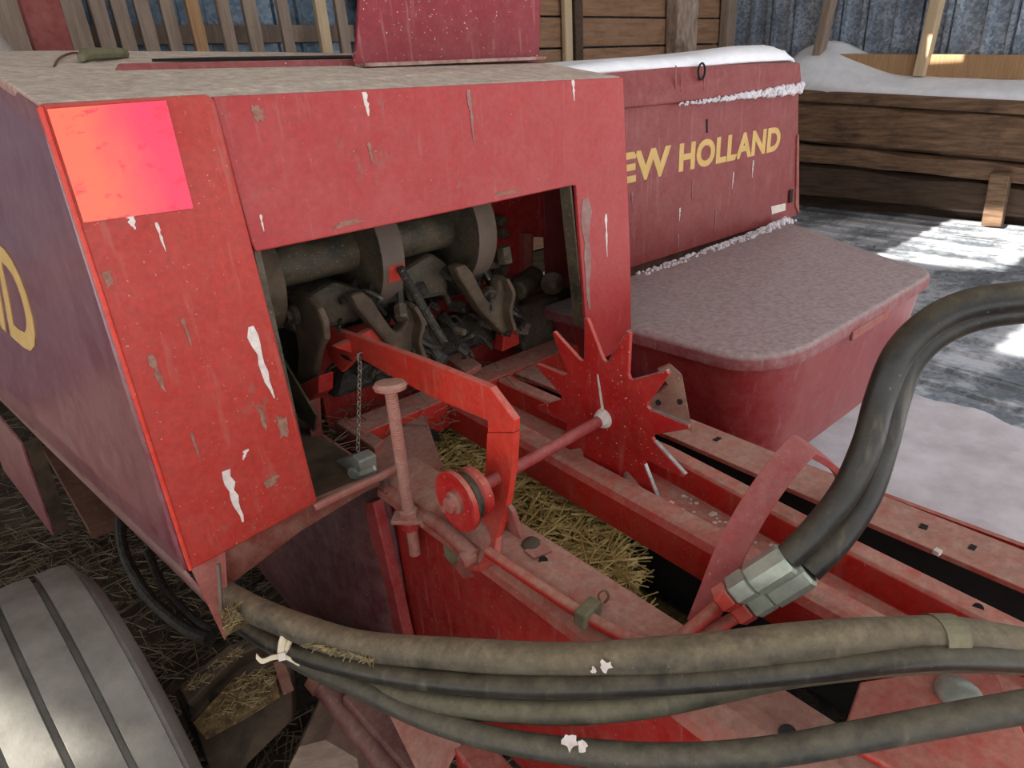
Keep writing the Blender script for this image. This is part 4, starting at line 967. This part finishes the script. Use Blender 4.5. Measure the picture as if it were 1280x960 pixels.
build('under_frame', MB().bar((0.446, 0.720, 0.643), (0.437, 0.587, 0.650), 0.06, 0.05), 'wall_red', baler, bev=0.006)
# drive guard ring seen through the gap on the left
build('guard_hoop', MB().tube(smooth_path([(0.223, 2.589, 0.368), (0.175, 2.386, 0.322), (0.177, 2.141, 0.276), (0.216, 1.894, 0.280), (0.244, 1.697, 0.352)], 8), 0.018, 10), 'knot_iron', baler, smooth=True)
build('guard_hoop', MB().tube(smooth_path([(0.243, 2.379, 0.286), (0.230, 2.161, 0.264), (0.250, 1.932, 0.272), (0.268, 1.739, 0.335)], 8), 0.014, 10), 'knot_iron', baler, smooth=True)
build('frame_strut', MB().bar((0.154, 3.603, 0.280), (0.172, 2.822, 0.203), 0.10, 0.06), 'rust', baler)

# ------------------------------------------------------------------ hoses
HOSES = []
def hose(name, pts, r, mat, label, cat='hose', group=None, n=10):
    o = build(name, MB().tube(smooth_path(pts, n), r, 16, 0.05), mat, None, smooth=True, angle=60)
    HOSES.append(o)
    return tag(o, label, cat, group)
hose('hydraulic_hose', [(0.215, 1.237, 0.845), (0.250, 1.053, 0.875), (0.320, 0.838, 0.904), (0.400, 0.668, 0.950), (0.490, 0.512, 0.986), (0.591, 0.367, 1.031), (0.686, 0.261, 1.060), (0.766, 0.193, 1.061), (0.846, 0.132, 1.047), (0.948, 0.051, 1.008)], 0.0255, 'tan_hose', 'thick tan dust-covered hydraulic hose, uppermost in the bundle along the baler')
hose('hydraulic_hose', [(0.221, 1.205, 0.799), (0.248, 1.023, 0.822), (0.302, 0.813, 0.884), (0.379, 0.643, 0.926), (0.468, 0.491, 0.968), (0.573, 0.353, 1.007), (0.666, 0.248, 1.035), (0.762, 0.160, 1.048), (0.833, 0.108, 1.037), (0.922, 0.045, 1.011)], 0.0165, 'black_rubber', 'black hydraulic hose just under the thick tan one, shining at its right end')
hose('hydraulic_hose', [(0.234, 1.225, 0.755), (0.275, 1.009, 0.788), (0.317, 0.801, 0.838), (0.372, 0.640, 0.888), (0.458, 0.500, 0.920), (0.535, 0.402, 0.950), (0.622, 0.332, 0.968), (0.703, 0.271, 0.981), (0.806, 0.169, 1.005), (0.881, 0.113, 0.994), (0.974, 0.047, 0.967)], 0.0185, 'green_hose', 'dull olive hydraulic hose hanging third down, below the black one')
hose('hydraulic_hose', [(0.231, 1.182, 0.775), (0.276, 0.957, 0.798), (0.307, 0.809, 0.837), (0.341, 0.666, 0.863), (0.393, 0.534, 0.885), (0.465, 0.414, 0.906), (0.529, 0.318, 0.932), (0.589, 0.232, 0.970), (0.652, 0.158, 1.009), (0.702, 0.095, 1.047), (0.760, 0.025, 1.085)], 0.0178, 'grey_hose', 'grey-black hydraulic hose sagging lowest across the bottom of the baler')
def fitted_hose(pts, a, b, label):
    t = empty('hydraulic_hose', a)
    build('hose_line', MB().tube(smooth_path(pts, 10), 0.0195, 16, 0.05), 'black_rubber', t, smooth=True, angle=60)
    A, B = Vector(a), Vector(b); d = (B - A)
    L = d.length
    build('crimp_sleeve', MB().lathe(A + d * 0.48, d, [(0, 0.018), (0.004, 0.0245), (L * 0.50, 0.0245), (L * 0.53, 0.020)], 8), 'zinc', t)
    build('swivel_nut', MB().lathe(A + d * 0.22, d, [(0, 0.020), (0.003, 0.0235), (L * 0.24, 0.0235), (L * 0.26, 0.02)], 6), 'zinc', t)
    build('pipe_nut', MB().lathe(A, d, [(0, 0.018), (0.003, 0.021), (L * 0.18, 0.021), (L * 0.20, 0.018)], 6), 'cap_red', t)
    tag(t, label, 'hose')
    return t
fitted_hose([(0.771, 0.328, 1.112), (0.800, 0.307, 1.155), (0.831, 0.287, 1.215), (0.853, 0.279, 1.281), (0.874, 0.281, 1.338), (0.889, 0.274, 1.398), (0.910, 0.253, 1.440), (0.937, 0.218, 1.467), (0.985, 0.155, 1.479)], (0.709, 0.394, 1.028), (0.769, 0.328, 1.111), 'hydraulic hose with zinc fitting looping up to the right, left one of the pair')
fitted_hose([(0.794, 0.307, 1.087), (0.839, 0.288, 1.130), (0.872, 0.274, 1.190), (0.895, 0.273, 1.258), (0.916, 0.276, 1.318), (0.927, 0.272, 1.375), (0.946, 0.252, 1.416), (0.974, 0.215, 1.443), (1.018, 0.157, 1.456)], (0.730, 0.376, 1.001), (0.793, 0.308, 1.086), 'hydraulic hose with zinc fitting looping up to the right, right one of the pair')
def splat(parent, c, rad, seed):
    r = random.Random(seed); c = Vector(c)
    n = (camera.location - c).normalized(); t = n.orthogonal().normalized(); b = n.cross(t)
    return build('dropping_splat', MB().poly_prism([c + (t * math.cos(a) + b * math.sin(a)) * rad * r.uniform(0.45, 1.1) for a in [i * math.tau / 14 for i in range(14)]], n * -0.012), 'dropping', parent)
splat(HOSES[0], (0.506, 0.439, 1.019), 0.010, 1); splat(HOSES[0], (0.496, 0.452, 1.009), 0.005, 2)
splat(HOSES[3], (0.436, 0.444, 0.928), 0.013, 3); splat(HOSES[3], (0.446, 0.429, 0.928), 0.010, 4)
# band around the hoses at the right
band = empty('hose_band', (0.817, 0.135, 1.060))
tag(band, 'dark rubber band wrapped round the tan hose at the right edge', 'band')
build('band_loop', MB().lathe((0.822, 0.150, 1.049), Vector((0.854, 0.128, 1.042)) - Vector((0.822, 0.150, 1.049)), [(0, 0.026), (0, 0.031), (0.034, 0.031), (0.034, 0.026)], 20), 'green_scrap', band)
# cable tie
ct = empty('cable_tie', (0.242, 0.978, 0.835))
tag(ct, 'pale plastic tie and twine knotted round the hose bundle at the left', 'cable tie')
build('twine_wrap', MB().tube(smooth_path([(0.241, 0.971, 0.846), (0.250, 0.971, 0.870), (0.266, 0.973, 0.885), (0.292, 0.987, 0.873)], 6), 0.008, 8), 'cable_tie', ct, smooth=True)
build('twine_wrap', MB().tube(smooth_path([(0.246, 0.967, 0.845), (0.261, 0.962, 0.872), (0.280, 0.963, 0.888), (0.298, 0.981, 0.871)], 6), 0.005, 8), 'cable_tie', ct, smooth=True)
build('tie_head', MB().bar((0.241, 0.967, 0.851), (0.238, 0.961, 0.838), 0.014, 0.012), 'label_white', ct, bev=0.002)
build('tie_tail', MB().strap(smooth_path([(0.238, 0.965, 0.844), (0.224, 0.972, 0.846), (0.208, 0.977, 0.846), (0.202, 0.983, 0.858)], 5), (0.3, 0, 1), 0.010, 0.002), 'cable_tie', ct)
build('tie_tail', MB().strap(smooth_path([(0.241, 0.963, 0.844), (0.248, 0.948, 0.841), (0.255, 0.932, 0.837)], 5), (0.3, 0, 1), 0.008, 0.002), 'cable_tie', ct)

# ------------------------------------------------------------------ bale counter hanging on a chain from the trip arm
bc = empty('bale_counter', (0.580, 1.266, 0.954))
tag(bc, 'small grey bale counter hanging on a chain from the red trip arm', 'counter')
P0, P1 = Vector((0.692, 1.376, 1.168)), Vector((0.602, 1.293, 0.965))
chain = MB()
nl = 22
for i in range(nl):
    c = P0.lerp(P1, (i + 0.5) / nl); L = (P1 - P0).length / nl
    a = math.radians(90 * (i % 2) + 20)
    s = Vector((math.cos(a), math.sin(a), 0))
    chain.tube([c + s * (0.0048 * math.cos(k * math.tau / 10)) + Vector((0, 0, 1)) * (L * 0.72 * math.sin(k * math.tau / 10)) for k in range(11)], 0.0017, 5)
ch = build('chain', chain, 'chain_steel', bc, smooth=True)
build('hook', MB().tube(smooth_path([P0 + Vector((0.03, 0, 0.004)), P0 + Vector((0.012, 0, 0.010)), P0 + Vector((-0.004, 0, 0.008)), P0 + Vector((-0.006, 0, -0.008))], 5), 0.003, 6), 'chain_steel', bc, smooth=True)
cb = build('counter_case', MB().poly_prism([(0.575, 1.374, 0.929), (0.575, 1.264, 0.989), (0.575, 1.232, 0.987), (0.575, 1.237, 0.936), (0.575, 1.308, 0.889), (0.575, 1.384, 0.867)], (0.045, 0, 0)), 'counter_grey', bc, bev=0.004)
build('case_window', MB().poly_prism([(0.574, 1.364, 0.917), (0.574, 1.330, 0.923), (0.574, 1.336, 0.904), (0.574, 1.370, 0.901)], (0.002, 0, 0)), 'dark_slot', cb)
build('dial', MB().lathe((0.576, 1.262, 0.942), (-1, -0.5, 0), [(0, 0.020), (0.006, 0.020), (0.007, 0.014), (0.012, 0.013), (0.013, 0.005)], 20), 'zinc', cb, smooth=True)
build('dial_lever', MB().bar((0.560, 1.225, 0.961), (0.560, 1.132, 1.019), 0.006, 0.010), 'zinc', cb)

# ------------------------------------------------------------------ hay in the chamber, straw on the ground, split log
def hay_z(x, y):
    t = max(0, min(1, (y - (0.62 + 0.03 * math.sin(x * 19) + 1.0 * max(0, x - 0.88))) / 0.12))
    return 0.36 + 0.40 * t ** 0.6
hay_bed = MB().grid(lambda u, v: (0.765 + 0.51 * u, 0.62 + 1.0 * v, hay_z(0.765 + 0.51 * u, 0.62 + 1.0 * v) - 0.02 + 0.02 * noise.noise(Vector((u * 6, v * 12, 0)))), 24, 60)
hb_o = tag(build('hay', hay_bed, 'hay_dark', None, smooth=True, angle=80, solid=0.02), 'matted old hay left inside the bale chamber between the rails', 'hay', kind='stuff')
r = random.Random(3)
sp = []
for i in range(3200):
    u, v = r.random(), r.random()
    y = 0.62 + 1.0 * v; x = 0.775 + 0.50 * u
    if hay_z(x, y) < 0.5: continue
    w = r.uniform(0.0025, 0.005)
    sp.append((x, y, hay_z(x, y) + r.uniform(-0.01, 0.03), r.uniform(0.05, 0.17), w, r.uniform(0, 6.28), r.uniform(-0.4, 0.4)))
tag(blades('loose_straw', sp, 'straw'), 'loose yellow straw lying on the old hay inside the bale chamber', 'straw')
sp = []
for i in range(4500):
    x = r.uniform(-0.6, 0.75); y = r.uniform(1.0, 5.1) if r.random() < 0.4 else r.uniform(1.0, 3.4)
    sp.append((x, y, 0.02 + r.uniform(0, 0.02), r.uniform(0.05, 0.18), r.uniform(0.002, 0.005), r.uniform(0, 6.28), r.uniform(-0.2, 0.2)))
tag(blades('ground_straw', sp, 'old_straw'), 'weathered straw litter on the dark ground beside and under the baler', 'straw')
sp = []
for i in range(700):
    t = r.random()
    sp.append((0.64 + r.uniform(-0.02, 0.6), 1.5 + r.uniform(-0.12, 0.45), 0.90 + r.uniform(-0.03, 0.03), r.uniform(0.02, 0.08), 0.002, r.uniform(0, 6.28), r.uniform(-0.4, 0.4)))
tag(blades('chaff', sp, 'old_straw'), 'chaff and broken straw lying on the ledges under the knotters', 'chaff')
sp = []
def litter(a, b, c, n, rad, seed):
    r = random.Random(seed); a, b, c = Vector(a), Vector(b), Vector(c)
    for i in range(n):
        p = a + (b - a) * r.random() + (c - a) * r.random()
        sp.append((p.x, p.y, p.z + r.uniform(0, rad), r.uniform(0.008, 0.03), r.uniform(0.0010, 0.0018), r.uniform(0, 6.28), r.uniform(-0.5, 0.5)))
litter((0.123, 1.203, 0.559), (0.197, 1.244, 0.589), (0.227, 1.162, 0.565), 170, 0.012, 1)
litter((0.177, 1.058, 0.876), (0.197, 1.082, 0.897), (0.221, 1.082, 0.859), 60, 0.01, 2)
litter((0.267, 0.896, 0.901), (0.323, 0.761, 0.924), (0.267, 0.894, 0.897), 60, 0.004, 3)
litter((0.110, 1.274, 0.612), (0.237, 1.282, 0.636), (0.117, 1.262, 0.602), 70, 0.012, 4)
tag(blades('chaff', sp, 'chaff_bits'), 'pale bits of chaff caught on the lower bracket and hose bundle', 'chaff')
lg = MB()
A, B = Vector((0.428, 1.163, 0.394)), Vector((0.233, 0.971, 0.423))
rings = []
for i in range(9):
    c = A.lerp(B, i / 8)
    rings.append([c + Vector((0.085 * math.cos(k * math.tau / 9) * (1 + 0.25 * noise.noise(Vector((k, i * 0.2, 0)))), 0.085 * math.sin(k * math.tau / 9), 0.10 * math.sin(k * math.tau / 9 + 0.6))) for k in range(9)])
lg.ring_loft(rings)
tag(build('split_log', lg, 'split_wood', None), 'weathered split log on the ground under the red brace tubes', 'log')

# things on and behind the hood at the upper left
sp_ = empty('rag', (0.412, 1.813, 1.846))
tag(sp_, 'small grimy twisted rag and wire lying on the dusty hood roof', 'rag')
build('rag_body', MB().tube(smooth_path([Vector((0.365, 1.754, 1.838)) + Vector((0, 0, 0.012)), Vector((0.389, 1.802, 1.844)) + Vector((0, 0, 0.016)), Vector((0.421, 1.830, 1.848)) + Vector((0, 0, 0.014)), Vector((0.457, 1.859, 1.852)) + Vector((0, 0, 0.012)), Vector((0.485, 1.893, 1.857)) + Vector((0, 0, 0.008))], 5), 0.009, 9, 0.9), 'green_scrap', sp_, smooth=True)
build('wire', MB().tube(smooth_path([Vector((0.300, 1.693, 1.829)) + Vector((0, 0, 0.003)), Vector((0.338, 1.820, 1.847)) + Vector((0, 0, 0.008)), Vector((0.386, 1.925, 1.861)) + Vector((0, 0, 0.010)), Vector((0.404, 1.877, 1.855)) + Vector((0, 0, 0.010))], 6), 0.0025, 6), 'rust', sp_, smooth=True)
rp = build('red_post', MB().box(((0.839, 4.600, 2.178)[0] - 0.09, 4.55, 0), ((0.839, 4.600, 2.178)[0] + 0.09, 4.65, 3.4)), 'old_red', None, bev=0.008)
tag(rp, 'peeling dark red post standing in front of the slatted wall', 'post')
sk = build('feed_sack', MB().lathe(((0.612, 4.600, 2.142)[0] - 0.10, 4.6, 0), (0, 0, 1), [(0, 0.20), (1.0, 0.24), (1.8, 0.20), (2.02, 0.16), (2.25, 0.06), (2.32, 0.02)], 20), 'white_cloth', None, smooth=True)
tag(sk, 'tall pale covered bundle at the far left behind the hood', 'bundle')
